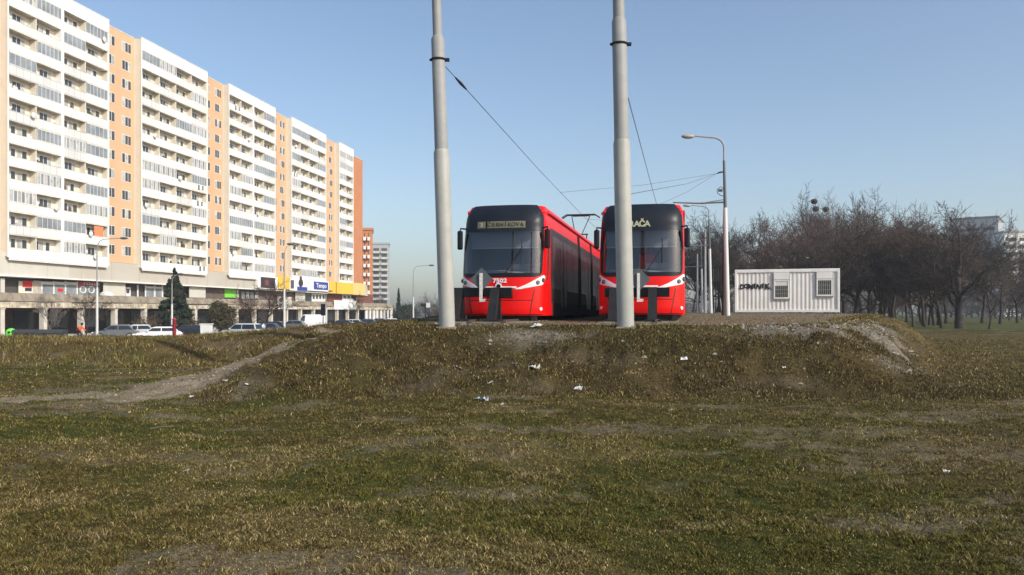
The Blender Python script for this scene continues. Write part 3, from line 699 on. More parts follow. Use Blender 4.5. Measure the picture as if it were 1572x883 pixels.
shop('shopfront_panel', 158, 192, 431, 454, 'podium_light', -3.2); shop('shopfront_panel', 193, 200, 441, 455, 'white_paint'); shop('shop_window', 194, 198, 444, 450, 'window_glass', -5.2)
for u in (210, 222, 236, 248): shop('shopfront_post', u, u + 2, 438, 456, 'white_paint', -5.1)
shop('fascia', 224, 249, 440, 443, 'white_paint', -5.05); shop('shop_window', 224.5, 248, 443.5, 456, 'glazing', -5.2)
shop('shopfront_panel', 290, 315, 438, 457, 'podium_light', -3.2); shop('shop_wall', 315.5, 344, 442, 458, 'brown_wall', -5.3); shop('shopfront_panel', 318, 322, 447, 457, 'white_paint')
shop('shop_sign', 344.5, 362, 444, 457, 'sign_green', -5.0, lab='bright green shop sign'); shop('shopfront_panel', 363, 366, 445, 459, 'white_paint')
for u in (370, 377, 384, 391): shop('shop_window', u, u + 5, 448, 459, 'curtain' if u % 2 else 'glazing', -5.1)
shop('shop_wall', 396, 455, 447, 464, 'brown_wall', -5.2); shop('shopfront_panel', 453, 468, 447, 463, 'podium_light', -4); shop('shop_window', 469, 478, 450, 464, 'window_glass', -5); shop('shopfront_panel', 478, 499, 450, 465, 'white_paint', -4.6)
for i in range(4): shop('shop_window', 480 + i * 5, 482.5 + i * 5, 453, 459, 'window_glass', -4.4)
shop('shop_wall', 502, 545, 450, 466, 'brick_red', -4.8); shop('shopfront_panel', 525, 545, 451, 465, 'white_paint', -4.5)
for i in range(3): shop('shop_window', 527 + i * 6, 531 + i * 6, 454, 458, 'window_glass', -4.4)
shop('shop_wall', 546, 572, 452, 466, 'brick_red', -2.0)
# big hoardings on the podium face
shop('hoarding', 395, 426, 424, 443.5, 'panel_white', S1, .06); shop('poster', 400, 422, 426, 442.5, 'sign_dark', S1 + .08, .02); shop('poster', 406, 412, 430, 438, 'brick_red', S1 + .11, .02)
tag(shop('hoarding', 427, 444, 424.5, 444, 'sign_yellow', S1, .06), 'small yellow hoarding'); shop('hoarding', 444.3, 471.5, 427, 446.5, 'panel_white', S1, .06)
shop('poster', 446, 451, 430, 443, 'cab_dark', S1 + .08, .02); shop('poster', 456, 471.4, 440.5, 446.4, 'sign_blue', S1 + .08, .02)
q = MB(); tt = tf(461.5, S1 + .1) - 75; zz = zf(461.5, 433, S1) - ZS
q.sphere((tt, -S1 - .14, zz + .85), .45, 0, 10, 6, (1.3, .1, 1)); q.sphere((tt, -S1 - .14, zz - .2), .9, 0, 10, 6, (1.3, .06, 1)); q.build('printed_figure', [M['sign_dark']], e)
shop('hoarding', 471.8, 504.5, 431, 447, 'panel_white', S1, .06); b_ = tag(shop('shop_sign', 481.5, 503.5, 433, 445, 'sign_blue', S1 + .08, .02), 'blue shop sign with white letters')
o = text('Tempo', 1.5, 'sign_lettering', M['white_paint'], e, (tf(492.5, S1) - 75, -S1 - .13, zf(492.5, 439, S1) - ZS), (math.radians(90), 0, 0), bold=.035); o.scale = (1.35, 1, 1)
tag(shop('hoarding', 505.5, 541, 433.5, 451, 'sign_yellow', S1, .08), 'long yellow hoarding'); shop('hoarding', 541.3, 560, 435, 453, 'sign_yellow_pale', S1, .08)
shop('hoarding_post', 515.4, 516.2, 433.3, 451, 'sign_dark', S1 + .1, .03)
# terrace canopy with columns
e = empty('terrace_canopy', BW(75, 10.3, ZS), FR, 'weathered concrete terrace canopy on columns in front of the shops', 'canopy')
Lc = 142.5
mb = MB(); mb.prism([(0.0, 3.72), (0.55, 4.62), (0.8, 4.62), (0.8, 3.72)], 'x', 0, Lc, 0); mb.build('parapet', [M['concrete']], e)
mb = MB(); 
rr = random.Random(3); x = 0
while x < Lc - .2:
    w_ = rr.uniform(1.2, 3.2); w_ = min(w_, Lc - x); d = rr.uniform(-.03, .06); hh = rr.uniform(-.10, .05)
    mb.box(x, x + w_ - .02, -.06 + d, .5, 2.98, 3.60 + hh, 0); x += w_
mb.build('fascia', [M['concrete_light']], e)
mb = MB(); mb.box(0, Lc, .51, 11.4, 3.1, 3.6, 0); mb.build('slab', [M['concrete']], e)
colm = MB(); colm.box(-.26, .26, 0, .62, -.4, 3.09, 0); colm.box(-.36, .36, -.04, .9, 2.82, 3.098, 0); CM = colm.mesh('column', [M['column']])
for i in range(23):
    x = 14.2 + i * 6.1
    if x < Lc: mobj('column', CM, e, (x, .12, 0))
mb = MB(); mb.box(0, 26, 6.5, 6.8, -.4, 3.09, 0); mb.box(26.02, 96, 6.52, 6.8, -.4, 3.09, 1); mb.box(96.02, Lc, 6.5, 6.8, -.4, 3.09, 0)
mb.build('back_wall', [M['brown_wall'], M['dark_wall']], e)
for i in range(26):
    x = 1 + i * 5.4
    if x > Lc - 4: break
    q = MB(); q.box(x, x + 3.8, 6.42, 6.49, .5, 2.6, 0 if i % 3 else 1); q.build('shop_window', [M['window_glass'], M['glazing']], e)
q = MB(); q.box(tf(512, 10.5) - 75, tf(546, 10.5) - 75, -.2, -.08, 3.0, 5.0, 0); tag(q.build('awning_sign', [M['white_paint']], e), 'white sign on the canopy edge')
q = MB(); q.box(tf(425, 10.5) - 75, tf(446, 10.5) - 75, -.2, -.08, 3.0, 5.3, 0); q.build('awning_sign', [M['podium_light']], e)
for i in range(8):   # white shop pillars at the far end
    q = MB(); x = tf(560, 10) - 75 + i * 2.6
    if x < Lc - .6: q.box(x, x + .9, .2, .5, 0, 2.97, 0); q.build('pillar', [M['white_paint']], e)
# white umbrella-like heap on the canopy
mb = MB(); p = BW(tf(161, 8.5), 8.5, 2.62)
mb.sphere((0, 0, .75), .95, 0, 12, 6, (1.1, 1, .9)); mb.tube([(0, 0, 0), (0, 0, 2.1)], [.06, .03], 6); o = mb.build('folded_awning', [M['litter']], loc=p)
tag(o, 'white covered shape standing on the terrace canopy', 'cover')

# far buildings
def slab_building(name, loc, rz, W_, D_, Hh, mats, fl, label, bands, cols, base=ZS):
    e = empty(name, (loc[0], loc[1], base), rz, label, 'apartment building')
    mb = MB(); mb.box(-W_ / 2, W_ / 2, 0, D_, 0, Hh, 0); mb.build('wall', [M[mats[0]]], e)
    mb = MB(); mb.box(-W_ / 2 - .3, W_ / 2 + .3, -.3, D_ + .3, Hh + .01, Hh + .8, 0); mb.build('roof', [M[mats[2]]], e)
    n = int(Hh / fl)
    for k in range(n - 1):
        z = 2.4 + k * fl
        if bands:
            q = MB()
            for c in range(cols):
                x0 = -W_ / 2 + .4 + c * (W_ - .8) / cols; q.box(x0, x0 + (W_ - .8) / cols - .5, -1.1, -.02, z, z + 1.1, 0)
            q.build('balcony_row', [M[mats[1]]], e)
        q = MB()
        for c in range(cols):
            x0 = -W_ / 2 + .7 + c * (W_ - .8) / cols; q.box(x0, x0 + (W_ - .8) / cols - 1.1, -.06, -.01, z + 1.2, z + fl - .3, 0)
        q.build('window_row', [M['window_glass']], e)
    return e
c = PX(558, 478, 262); slab_building('apartment_building', (PX(564, 478, 262).x, 262), .175, 3.4, 12, 29, ('orange_deep', 'panel_white', 'orange_deep'), 2.9, 'orange building with white balconies beyond the end of the long block', True, 2)
c = PX(583, 478, 400); slab_building('apartment_building', (PX(584.5, 478, 400).x, 400), .16, 8.6, 16, 36, ('far_grey', 'podium_light', 'far_grey'), 2.9, 'slim grey tower block fading in the haze behind the orange building', True, 2)
c = PX(1488, 478, 330); slab_building('apartment_building', (c.x + 2, 330), -.62, 17, 22, 40.5, ('far_grey', 'far_grey', 'far_dark'), 2.9, 'large dull grey building behind the bare trees on the right', False, 3)
c = PX(1566, 478, 300); slab_building('apartment_building', (c.x + 2, 300), -.12, 15, 14, 32, ('panel_white', 'panel_white', 'far_grey'), 2.8, 'white balcony block at the right edge behind the bare branches', True, 3)
# ---------------------------------------------------------------- tram
HW = 1.27; TLEN = 31.5
def plan_table():
    pts = []; Rn = 0.62; n = 2.7; N = 60
    for i in range(N + 1):
        th = (math.pi / 2) * i / N
        pts.append((HW * math.sin(th) ** (2 / n), Rn * (1 - max(0, math.cos(th)) ** (2 / n))))
    s = [0.0]
    for a, b in zip(pts[:-1], pts[1:]): s.append(s[-1] + math.hypot(b[0] - a[0], b[1] - a[1]))
    return pts, s
PP, PS = plan_table(); SC = PS[-1]
def prof_y(z):      # rake of the nose
    if z < .35: return .10 * (.35 - z) / .35
    if z < 1.15: return 0
    if z < 2.9: return .30 * ((z - 1.15) / 1.75) ** 1.3
    return .30 + .42 * ((z - 2.9) / .72) ** 2.0
def wscale(z):
    w_ = 1.0
    if z > 2.3: w_ = 1 - .055 * ((z - 2.3) / 1.25) ** 1.6
    if z > 3.3: w_ -= .05 * ((z - 3.3) / .3) ** 2
    if z < 1.4: w_ = 1 + .012 * min(1, (1.4 - z) / .4)
    return w_
def S0(s, z):
    a = abs(s); sg = 1 if s >= 0 else -1
    if a >= SC: x, y = HW, PP[-1][1] + (a - SC)
    else:
        i = 0
        lo, hi = 0, len(PS) - 1
        while hi - lo > 1:
            md = (lo + hi) // 2
            if PS[md] <= a: lo = md
            else: hi = md
        f = (a - PS[lo]) / (PS[hi] - PS[lo]); x = PP[lo][0] + (PP[hi][0] - PP[lo][0]) * f; y = PP[lo][1] + (PP[hi][1] - PP[lo][1]) * f
    fade = max(0, 1 - max(0, y - .62) / 1.2)
    return Vector((sg * x * wscale(z), y + prof_y(z) * fade, z))
def S(s, z, off=0.0):
    p = S0(s, z)
    if off:
        du = S0(s + .01, z) - S0(s - .01, z); dz = S0(s, z + .01) - S0(s, z - .01)
        n = du.cross(dz).normalized(); p = p + n * off
    return p
def patch(mb, z0, z1, left, right, off, mi=0, nz=12, ns=14, thick=True):
    zs = [z0 + (z1 - z0) * i / nz for i in range(nz + 1)]
    vs = []; 
    for z in zs:
        l, r = left(z), right(z)
        for j in range(ns + 1): vs.append(S(l + (r - l) * j / ns, z, off))
    W_ = ns + 1
    fs = [(i * W_ + j, i * W_ + j + 1, (i + 1) * W_ + j + 1, (i + 1) * W_ + j) for i in range(nz) for j in range(ns)]
    mb.add(vs, fs, mi, True)
    if thick:   # return edges into the body
        ring = [j for j in range(W_)] + [i * W_ + ns for i in range(1, nz + 1)] + [nz * W_ + j for j in range(ns - 1, -1, -1)] + [i * W_ for i in range(nz - 1, 0, -1)]
        inner = []
        for k in ring:
            i, j = divmod(k, W_); z = zs[i]; l, r = left(z), right(z); inner.append(S(l + (r - l) * j / ns, z, -.01))
        n = len(ring); mb.add([vs[k] for k in ring] + inner, [(k, (k + 1) % n, n + (k + 1) % n, n + k) for k in range(n)], mi)
def poly_lr(pts_l, pts_r):
    def f(pts):
        def g(z):
            for (z0, s0), (z1, s1) in zip(pts[:-1], pts[1:]):
                if z <= z1: return s0 + (s1 - s0) * max(0, (z - z0)) / max(1e-6, z1 - z0)
            return pts[-1][1]
        return g
    return f(pts_l), f(pts_r)
def rr_lr(s0, s1, z0, z1, r, r1=None):
    r1 = r if r1 is None else r1
    def inset(z):
        d = z - z0
        if d < r: return r - math.sqrt(max(0, r * r - (r - d) ** 2))
        d = z1 - z
        if d < r1: return r1 - math.sqrt(max(0, r1 * r1 - (r1 - d) ** 2))
        return 0
    return (lambda z: s0 + inset(z)), (lambda z: s1 - inset(z))
ART = (8.6, 12.9, 19.0, 24.5)
def build_tram(loc, label, number, dest, line, seat):
    e = empty('tram', loc, -TR, label, 'tram', 'red trams parked at the buffer stops')
    # ---- shell
    sv = [SC * i / 40 for i in range(41)] + [SC + .25, SC + .7, SC + 1.3, SC + 3, SC + 6, SC + 9.4, SC + 15, SC + 22, SC + TLEN - .62]
    ss = [-x for x in sv[::-1]] + sv[1:]
    zs = [.22, .26, .35, .5, .7, .9, 1.1, 1.3, 1.40, 1.46, 1.6, 1.8, 2.0, 2.2, 2.4, 2.6, 2.75, 2.9, 3.0, 3.1, 3.2, 3.3, 3.4, 3.47, 3.52, 3.555]
    vs = [S0(s, z) for z in zs for s in ss]; W_ = len(ss); fs = []
    for i in range(len(zs) - 1):
        for j in range(W_ - 1):
            sm = (ss[j] + ss[j + 1]) / 2; zm = (zs[i] + zs[i + 1]) / 2
            if abs(sm) < 1.24 and 1.46 < zm < 2.76: continue
            fs.append((i * W_ + j, i * W_ + j + 1, (i + 1) * W_ + j + 1, (i + 1) * W_ + j))
    mb = MB(); mb.add(vs, fs, 0, True)
    top = [S0(s, 3.555) for s in ss]; n = len(top)
    inn = [Vector((p.x * .55, max(p.y, 1.0) + .25 if p.y < 2 else p.y, 3.63)) for p in top]
    mb.add(top + inn, [(i, i + 1, n + i + 1, n + i) for i in range(n - 1)], 1, True)
    for i in range(n // 2): pass
    half = n // 2
    mb.add(inn, [(i, i + 1, n - 2 - i, n - 1 - i) for i in range(half)], 1)
    fl = [S0(s, .22) for s in ss]; mb.add(fl, [(i, i + 1, n - 2 - i, n - 1 - i) for i in range(half)], 2)
    mb.add([S0(ss[0], .22), S0(ss[-1], .22), S0(ss[-1], 3.555), S0(ss[0], 3.555)], [(0, 1, 2, 3)], 0)
    mb.build('body', [M['tram_red'], M['tram_roof_red'], M['tram_under']], e)
    # ---- black front mask and windscreen
    L_, R_ = poly_lr([(1.36, -1.06), (1.42, -1.24), (1.52, -1.30), (3.2, -1.34), (3.56, -1.10)], [(1.36, 1.06), (1.42, 1.24), (1.52, 1.30), (3.2, 1.34), (3.56, 1.10)])
    mb = MB()
    patch(mb, 2.74, 3.56, L_, R_, .014, 0, 14, 40)
    mk = mb.build('front_visor', [M['tram_visor']], e)
    mb = MB(); gl = lambda z: -1.17; gr = lambda z: 1.17
    def lo(z): return min(L_(z), -1.17)
    patch(mb, 1.48, 2.739, L_, lambda z: -1.20, .012, 0, 14, 4); patch(mb, 1.48, 2.739, lambda z: 1.20, R_, .012, 0, 14, 4); patch(mb, 1.36, 1.479, L_, R_, .012, 0, 4, 40)
    mb.build('windscreen_frame', [M['tram_black']], e)
    mb = MB(); patch(mb, 1.482, 2.737, lambda z: -1.198, lambda z: 1.198, .010, 0, 14, 36, thick=False); mb.build('windscreen', [M['windscreen']], e)
    # destination display behind the visor face
    mb = MB(); a, b = (lambda z: -.78), (lambda z: -.52); patch(mb, 2.84, 3.04, a, b, .020, 0, 3, 4); patch(mb, 2.84, 3.04, lambda z: -.46, lambda z: .72, .020, 1, 3, 16); 
    dd = mb.build('destination_display', [M['display'] if line else M['tram_visor'], M['display'] if line else M['tram_visor']], e)
    if line:
        def ty(x, z): return S(x, z, .026).y
        for i, ch in enumerate(dest):
            x = -.38 + i * .98 / (len(dest) - 1); o = text(ch, .17, 'letter', M['display_letter'], dd, (x, ty(x, 2.94), 2.94), (math.radians(90 - 10), 0, 0), bold=.004)
        o = text(line, .17, 'letter', M['display_light'], dd, (-.64, ty(-.64, 2.94), 2.94), (math.radians(80), 0, -.15), bold=.004)
    else:
        for i, ch in enumerate(dest):
            x = -.28 + i * .155; o = text(ch, .25, 'letter', M['display_light'], dd, (x, S(x, 2.93, .026).y, 2.93), (math.radians(80), 0, 0), bold=.008)
    # ---- interior of the cab
    mb = MB(); mb.box(-1.15, 1.15, 2.3, 2.35, .9, 3.2, 0); mb.box(-1.12, 1.12, .75, 2.3, .9, .95, 0); mb.box(-1.15, -1.10, .95, 2.3, .95, 2.9, 0); mb.box(1.10, 1.15, .95, 2.3, .95, 1.7, 0); mb.box(-1.1, 1.1, .9, 2.3, 2.9, 2.95, 0)
    mb.build('cab_interior', [M['cab_dark']], e)
    mb = MB(); mb.prism([(.46, 1.3), (.62, 1.52), (1.0, 1.62), (1.15, 1.5), (1.15, 1.0), (.6, 1.0)], 'x', -1.0, 1.0, 0); mb.box(.1, .75, .75, .8, 1.60, 1.78, 1); mb.build('dashboard', [M['cab_grey'], M['cab_dark']], e, bevel=.02)
    mb = MB(); mb.box(-1.05, 1.05, .66, .68, 2.28, 2.74, 0); mb.box(-1.05, 1.05, .655, .66, 2.25, 2.29, 1)
    mb.build('sun_blind', [M['cab_blind'], M['cab_grey']], e)
    mb = MB(); sx = .12 if seat else .25; mb.box(sx - .26, sx + .26, 1.55, 1.68, 1.5, 2.12, 0); mb.box(sx - .28, sx + .28, 1.15, 1.66, 1.40, 1.52, 0); mb.box(sx - .16, sx + .16, 1.5, 1.6, 2.14, 2.3, 0)
    mb.build('driver_seat', [M['seat_red'] if seat else M['cab_dark']], e, bevel=.04)
    if not seat:
        mb = MB(); mb.box(.1, .75, 2.2, 2.29, 1.55, 1.85, 0); mb.build('cab_panel', [M['seat_red']], e)
    # wiper
    mb = MB(); pts = [S(.15 + .5 * t, 1.46 + .8 * t, .05) for t in (0, .25, .5, .75, 1)]; mb.tube(pts, .012, 5); pts = [S(.62, 1.75 + .75 * t, .055) for t in (0, .5, 1)]; mb.tube(pts, .012, 5); mb.build('wiper', [M['rubber']], e)
    # ---- lower face
    mb = MB()
    for sg in (-1, 1):
        # white headlamp wedge
        A = [(1.00, .42), (1.07, .60), (1.15, .80), (1.34, 1.16), (1.42, 1.32)]; B_ = [(1.00, .60), (1.07, .95), (1.13, 1.28), (1.24, 1.42), (1.38, 1.46), (1.42, 1.40)]
        if sg > 0: l, r = poly_lr(A, B_)
        else: l, r = poly_lr([(z, -s) for z, s in B_], [(z, -s) for z, s in A])
        q = MB(); patch(q, 1.00, 1.42, l, r, .013, 0, 16, 8); h = q.build('headlight', [M['tram_white']], e)
        for (s_, z_, r_) in ((1.13, 1.20, .065), (1.33, 1.27, .07)):
            q = MB(); c = S(sg * s_, z_, .022); nrm = (S(sg * s_, z_, .1) - S(sg * s_, z_, 0)).normalized()
            q.tube([c - nrm * .02, c + nrm * .012], r_, 14, 0, True, False); q.tube([c + nrm * .0121, c + nrm * .03], r_ * .62, 10, 1); q.build('lamp', [M['headlamp'], M['steel_grey']], h)
    patch(mb, 1.035, 1.085, lambda z: -.50, lambda z: .50, .012, 0, 2, 20); mb.build('white_stripe', [M['tram_white']], e)
    mb = MB(); c = S(-.03, 1.09, .02); mb.tube([c, c + Vector((0, -.02, 0))], .10, 16, 0, True, False); mb.tube([c + Vector((0, -.0205, 0)), c + Vector((0, -.03, 0))], .062, 16, 1, True, False); mb.build('emblem', [M['tram_white'], M['tram_black']], e)
    o = text(number, .17, 'fleet_number', M['tram_white'], e, (.0, S(0, 1.25, .016).y, 1.25), (math.radians(90), 0, 0), bold=.006); o.scale = (1.25, 1, 1)
    mb = MB(); patch(mb, .74, .93, lambda z: -.38, lambda z: .38, .012, 0, 3, 24); mb.build('coupler_cover', [M['tram_black']], e)
    mb = MB(); patch(mb, .27, .63, lambda z: -.84 - .2 * (z - .3), lambda z: .84 + .2 * (z - .3), .028, 0, 4, 24); patch(mb, .25, .268, lambda z: -1.3, lambda z: 1.3, .02, 1, 1, 30); mb.build('bumper', [M['tram_red'], M['tram_seam']], e)
    # seams
    mb = MB(); patch(mb, .66, .685, lambda z: -.95, lambda z: .95, .004, 0, 1, 20, False)
    for sg in (-1, 1):
        f1 = lambda z, sg=sg: sg * (.88 + .20 * (z - .3)) - .016; f2 = lambda z, sg=sg: sg * (.88 + .20 * (z - .3)) + .016
        patch(mb, .24, 1.0, f1, f2, .004, 0, 6, 1, False)
    mb.build('panel_seam', [M['tram_seam']], e)
    for sg in (-1, 1):
        q = MB(); c = S(sg * 1.22, .42, 0); n_ = (S(sg * 1.22, .42, .1) - c).normalized(); q.tube([c, c + n_ * .03], .05, 12, 0, True, False); q.build('fog_lamp', [M['tram_white']], e)
    # ---- sides
    for sg in (-1, 1):
        def sd(z0, z1, y0, y1, off, mb_, mi=0, nz=6, ns=6):
            a = SC + y0 - .62; b = SC + y1 - .62
            if sg > 0: patch(mb_, z0, z1, lambda z: a, lambda z: b, off, mi, nz, ns)
            else: patch(mb_, z0, z1, lambda z: -b, lambda z: -a, off, mi, nz, ns)
        q = MB(); sd(.62, 2.95, 1.55, TLEN - .4, .008, q, 0, 12, 10); q.build('side_panel', [M['tram_side']], e)
        # quarter window beside the cab, with slanted foot
        q = MB(); l, r = poly_lr([(1.30, SC + .26), (1.7, SC + .20), (2.9, SC + .20)], [(1.30, SC + .30), (1.7, SC + .52), (2.9, SC + .55)])
        if sg < 0: l0, r0 = l, r; l, r = (lambda z: -r0(z)), (lambda z: -l0(z))
        patch(q, 1.30, 2.9, l, r, .010, 0, 10, 3); q.build('side_window', [M['tram_window']], e)
        segs = []; edges = [1.7] + [x for a in ART for x in (a - .3, a + .3)] + [TLEN - .5]
        for k in range(0, len(edges), 2):
            a, b = edges[k] + .15, edges[k + 1] - .15; n_ = max(2, round((b - a) / 1.45)); st = (b - a) / n_
            for j in range(n_):
                isd = (j % 3 == 1)
                q = MB(); sd(.42 if isd else 1.05, 2.72, a + j * st + .04, a + (j + 1) * st - .04, .014, q, 0, 6, 2); dr = q.build('door' if isd else 'side_window', [M['tram_window']], e)
                if isd:
                    q = MB(); sd(.42, 2.72, a + (j + .5) * st - .03, a + (j + .5) * st + .03, .02, q, 0, 4, 1); q.build('door_seal', [M['rubber']], dr)
        for a in ART:
            q = MB(); sd(.30, 3.40, a - .25, a + .25, .016, q, 0, 6, 2)
            for k in range(4): sd(.32, 3.38, a - .22 + k * .12, a - .17 + k * .12, .035, q, 0, 4, 1)
            q.build('bellows', [M['rubber']], e)
        # mirror on an arm
        q = MB(); x = sg * 1.345
        q.box(x - .085, x + .085, .40, .52, 2.22, 2.80, 0); o = q.build('mirror', [M['tram_black']], e, bevel=.05)
        q = MB(); q.tube([(sg * 1.16, .62, 2.86), (x, .5, 2.87), (x, .46, 2.78)], .025, 6); q.build('mirror_arm', [M['tram_black']], o)
        # side lamp ear on the roof
        q = MB(); q.sphere((sg * 1.13, .9, 3.36), .10, 0, 12, 8, (.8, 2.0, 1)); q.build('roof_lamp', [M['tram_red']], e)
        q = MB(); q.tube([(sg * 1.24, 1.2, 3.38), (sg * 1.22, TLEN - 1, 3.38)], .05, 6); q.build('gutter', [M['tram_roof_red']], e)
        # under-body
        q = MB(); sd(.20, .61, 1.75, TLEN - .5, .012, q, 0, 3, 10); q.build('skirt', [M['tram_under']], e)
    for yb in (2.8, 11.0, 16, 22, 28):
        for dy in (-.9, .9):
            for sg in (-1, 1):
                q = MB(); q.tube([(sg * .78 - .06, yb + dy, .30), (sg * .78 + .06, yb + dy, .30)], .30, 18, 0, True, False); q.build('wheel', [M['tram_under']], e)
        q = MB(); q.box(-.9, .9, yb - 1.3, yb + 1.3, .12, .5, 0); q.build('bogie', [M['tram_under']], e)
    # snow plough bar and steps under the nose
    q = MB(); q.box(-1.0, 1.0, .25, .33, .08, .24, 0); q.box(-1.05, -.9, .2, .5, .05, .3, 0); q.box(.9, 1.05, .2, .5, .05, .3, 0); q.build('lifeguard', [M['tram_under']], e)
    # roof boxes
    for (a, b) in ((3.0, 6.8), (9.4, 12.2), (20, 23.5), (25.5, 29.5)):
        q = MB(); q.box(-.85, .85, a, b, 3.6, 3.82, 0); q.build('roof_box', [M['tram_roof_red']], e, bevel=.04)
    # pantograph
    ya = 19.2; zc = 5.46
    p = tag(MB().box(-.6, .6, ya - .7, ya + .7, 3.64, 3.72).build('pantograph', [M['steel_dark']], e))
    q = MB()
    for sg in (-1, 1):
        q.tube([(sg * .28, ya + .5, 3.75), (sg * .42, ya - .9, 4.35)], .03, 6)
        q.tube([(sg * .16, ya - .9, 4.30), (sg * .48, ya + .1, zc - .08)], .025, 6)
    q.tube([(-.5, ya - .9, 4.33), (.5, ya - .9, 4.33)], .035, 6); q.build('pantograph_arm', [M['wire_dark']], p)
    q = MB()
    for dy in (-.18, .18): q.tube([(-1.0, ya + .1 + dy, zc - .16), (-.75, ya + .1 + dy, zc), (.75, ya + .1 + dy, zc), (1.0, ya + .1 + dy, zc - .16)], .03, 6)
    q.box(-.45, .45, ya - .06, ya + .26, zc - .07, zc - .035); q.build('collector_head', [M['wire_dark']], p)
    return e
build_tram((TL.x, TL.y, 1.25), 'red tram on the left with fleet number 7502 and a lit destination strip', '7502', 'ČERNÍKOVA', '3', False)
build_tram((TRt.x, TRt.y, 1.28), 'red tram on the right showing RAČA, partly hidden by a pole', '7504', 'RAČA', '', True)

# ---------------------------------------------------------------- buffer stops
def buffer_stop(loc, label):
    e = empty('buffer_stop', loc, -TR, label, 'buffer stop', 'steel buffer stops at the track ends')
    mb = MB(); mb.box(-1.35, .50, -.12, .06, .68, .95, 0); mb.build('beam', [M['tram_black']], e, bevel=.01)
    for x in (-1.08, .02):
        q = MB(); q.prism([(-.75, 0), (-.45, 0), (-.06, .95), (-.20, .95)], 'x', x - .12, x + .12, 0); q.build('leg', [M['steel_dark']], e)
        q = MB(); q.prism([(.0, .0), (.20, .0), (.02, .72), (-.10, .72)], 'x', x + .02, x + .13, 0); q.box(x - .2, x + .25, -.8, .3, -.05, .03, 0); q.build('brace', [M['steel_dark']], e)
    q = MB(); cx, cz, r = -.36, 1.18, .34
    q.prism([(cx - r, cz), (cx, cz - r), (cx + r, cz), (cx, cz + r)], 'y', -.235, -.22, 0); sg_ = q.build('warning_sign', [M['steel_grey']], e); sg_['label'] = 'grey back of a diamond warning sign'
    q = MB(); q.box(cx - .05, cx + .03, -.29, -.24, .62, 1.36, 0); q.box(cx - .05, cx + .14, -.29, -.24, .54, .62, 0); q.build('sign_bracket', [M['litter']], sg_)
    q = MB(); q.box(cx - .03, cx + .03, -.219, -.13, .80, 1.3, 0); q.build('sign_post', [M['steel_dark']], e)
    return e
for T_, lb, dx in ((TL, 'dark steel buffer stop with diamond sign in front of the left tram', .0), (TRt, 'dark steel buffer stop in front of the right tram, half behind a pole', .35)):
    p = T_ - TD * .55 + TN * dx; buffer_stop((p.x, p.y, track_z(p.y) + .05), lb)

# ---------------------------------------------------------------- the two big stepped poles
def big_pole(u0, v0, u1, Y, w0, joints, band_v, label, neck_u):
    b = PX(u0, v0, Y); k = Y / F
    e = empty('catenary_pole', (b.x, Y, H(b.x, Y) - .02), 0, label, 'pole', 'tall stepped steel poles in front of the trams')
    zb = H(b.x, Y) - .02
    def at(v):
        f = (v0 - v) / v0; return Vector((((u0 + (u1 - u0) * f) - u0) * k, 0, (v0 - v) * k + (b.z - zb)))
    segs = []; prev = v0 + 10; r = w0 / 2 * k
    rads = [w0 / 2 * k]
    for (vj, w_) in joints: segs.append((prev, vj, r, r * .985)); prev = vj; r = w_ / 2 * k
    segs.append((prev, -190, r, r * .9))
    for i, (va, vb, ra, rb) in enumerate(segs):
        q = MB(); a, c = at(va), at(vb); d = (c - a).normalized()
        pts = [a, c - d * .08, c]; rad = [ra, rb, rb if i == len(segs) - 1 else segs[i + 1][2] * 1.02]
        q.tube(pts, rad, 28); q.build('shaft_section', [M['galv_light'] if i == 0 else M['galv']], e)
    q = MB(); c = at(band_v); rb = (joints[0][1] if len(joints) == 1 else joints[0][1]) / 2 * k
    ring = [c + Vector((math.cos(a) * (rb + .012), math.sin(a) * (rb + .012), 0)) for a in [2 * math.pi * i / 24 for i in range(25)]]
    q.tube(ring, .022, 6); q.box(c.x + rb, c.x + rb + .10, -.05, .05, c.z - .03, c.z + .03); q.box(c.x - rb - .05, c.x - rb, -.03, .03, c.z - .02, c.z + .02); q.build('clamp_band', [M['steel_dark']], e)
    q = MB(); q.prism([(-.24, -.20), (.20, -.23), (.24, .18), (-.19, .21)], 'z', -.2, .03, 0); q.build('footing', [M['concrete']], e)
    return e, (lambda v: at(v) + Vector((b.x, Y, zb)))
_, atL = big_pole(686.5, 500, 670, 18.6, 24.5, [(230, 20.5), (55, 14.5)], 92, 'tall grey stepped pole standing left of both trams', 0)
_, atR = big_pole(960.5, 501, 949.5, 18.4, 26, [(215, 22.5), (28, 18)], 68, 'tall grey stepped pole standing in front of the right tram', 0)

# ---------------------------------------------------------------- overhead wires
def wire(name, pts, r, label, m='wire'):
    r *= .75
    q = MB(); q.tube(pts, r, 5); o = q.build(name, [M[m]]); tag(o, label, 'overhead wire', 'overhead tram wires'); return o
pl = atL(102) + Vector((.15, 0, 0))
cw = lambda T_, t: T_ + TD * t + Vector((0, 0, 1.28 + 5.50))
a = pl; b = cw(TL, 19.2); ins0 = a.lerp(b, .035); ins1 = a.lerp(b, .075)
wl = wire('contact_wire', [a, ins0, ins1, a.lerp(b, .5) + Vector((0, 0, -.06)), b, cw(TL, 60), cw(TL, 150)], .014, 'wire running from the left big pole down to the left tram pantograph')
q = MB(); q.tube([ins0, ins0.lerp(ins1, .5), ins1], [.02, .04, .02], 8); o = q.build('insulator', [M['wire_dark']], wl)
a = atR(150) + Vector((.17, 0, 0)); b = cw(TRt, 19.2)
wire('contact_wire', [a, a.lerp(b, .5) + Vector((0, 0, -.05)), b, cw(TRt, 60), cw(TRt, 150)], .014, 'wire running from the right big pole down to the right tram pantograph')

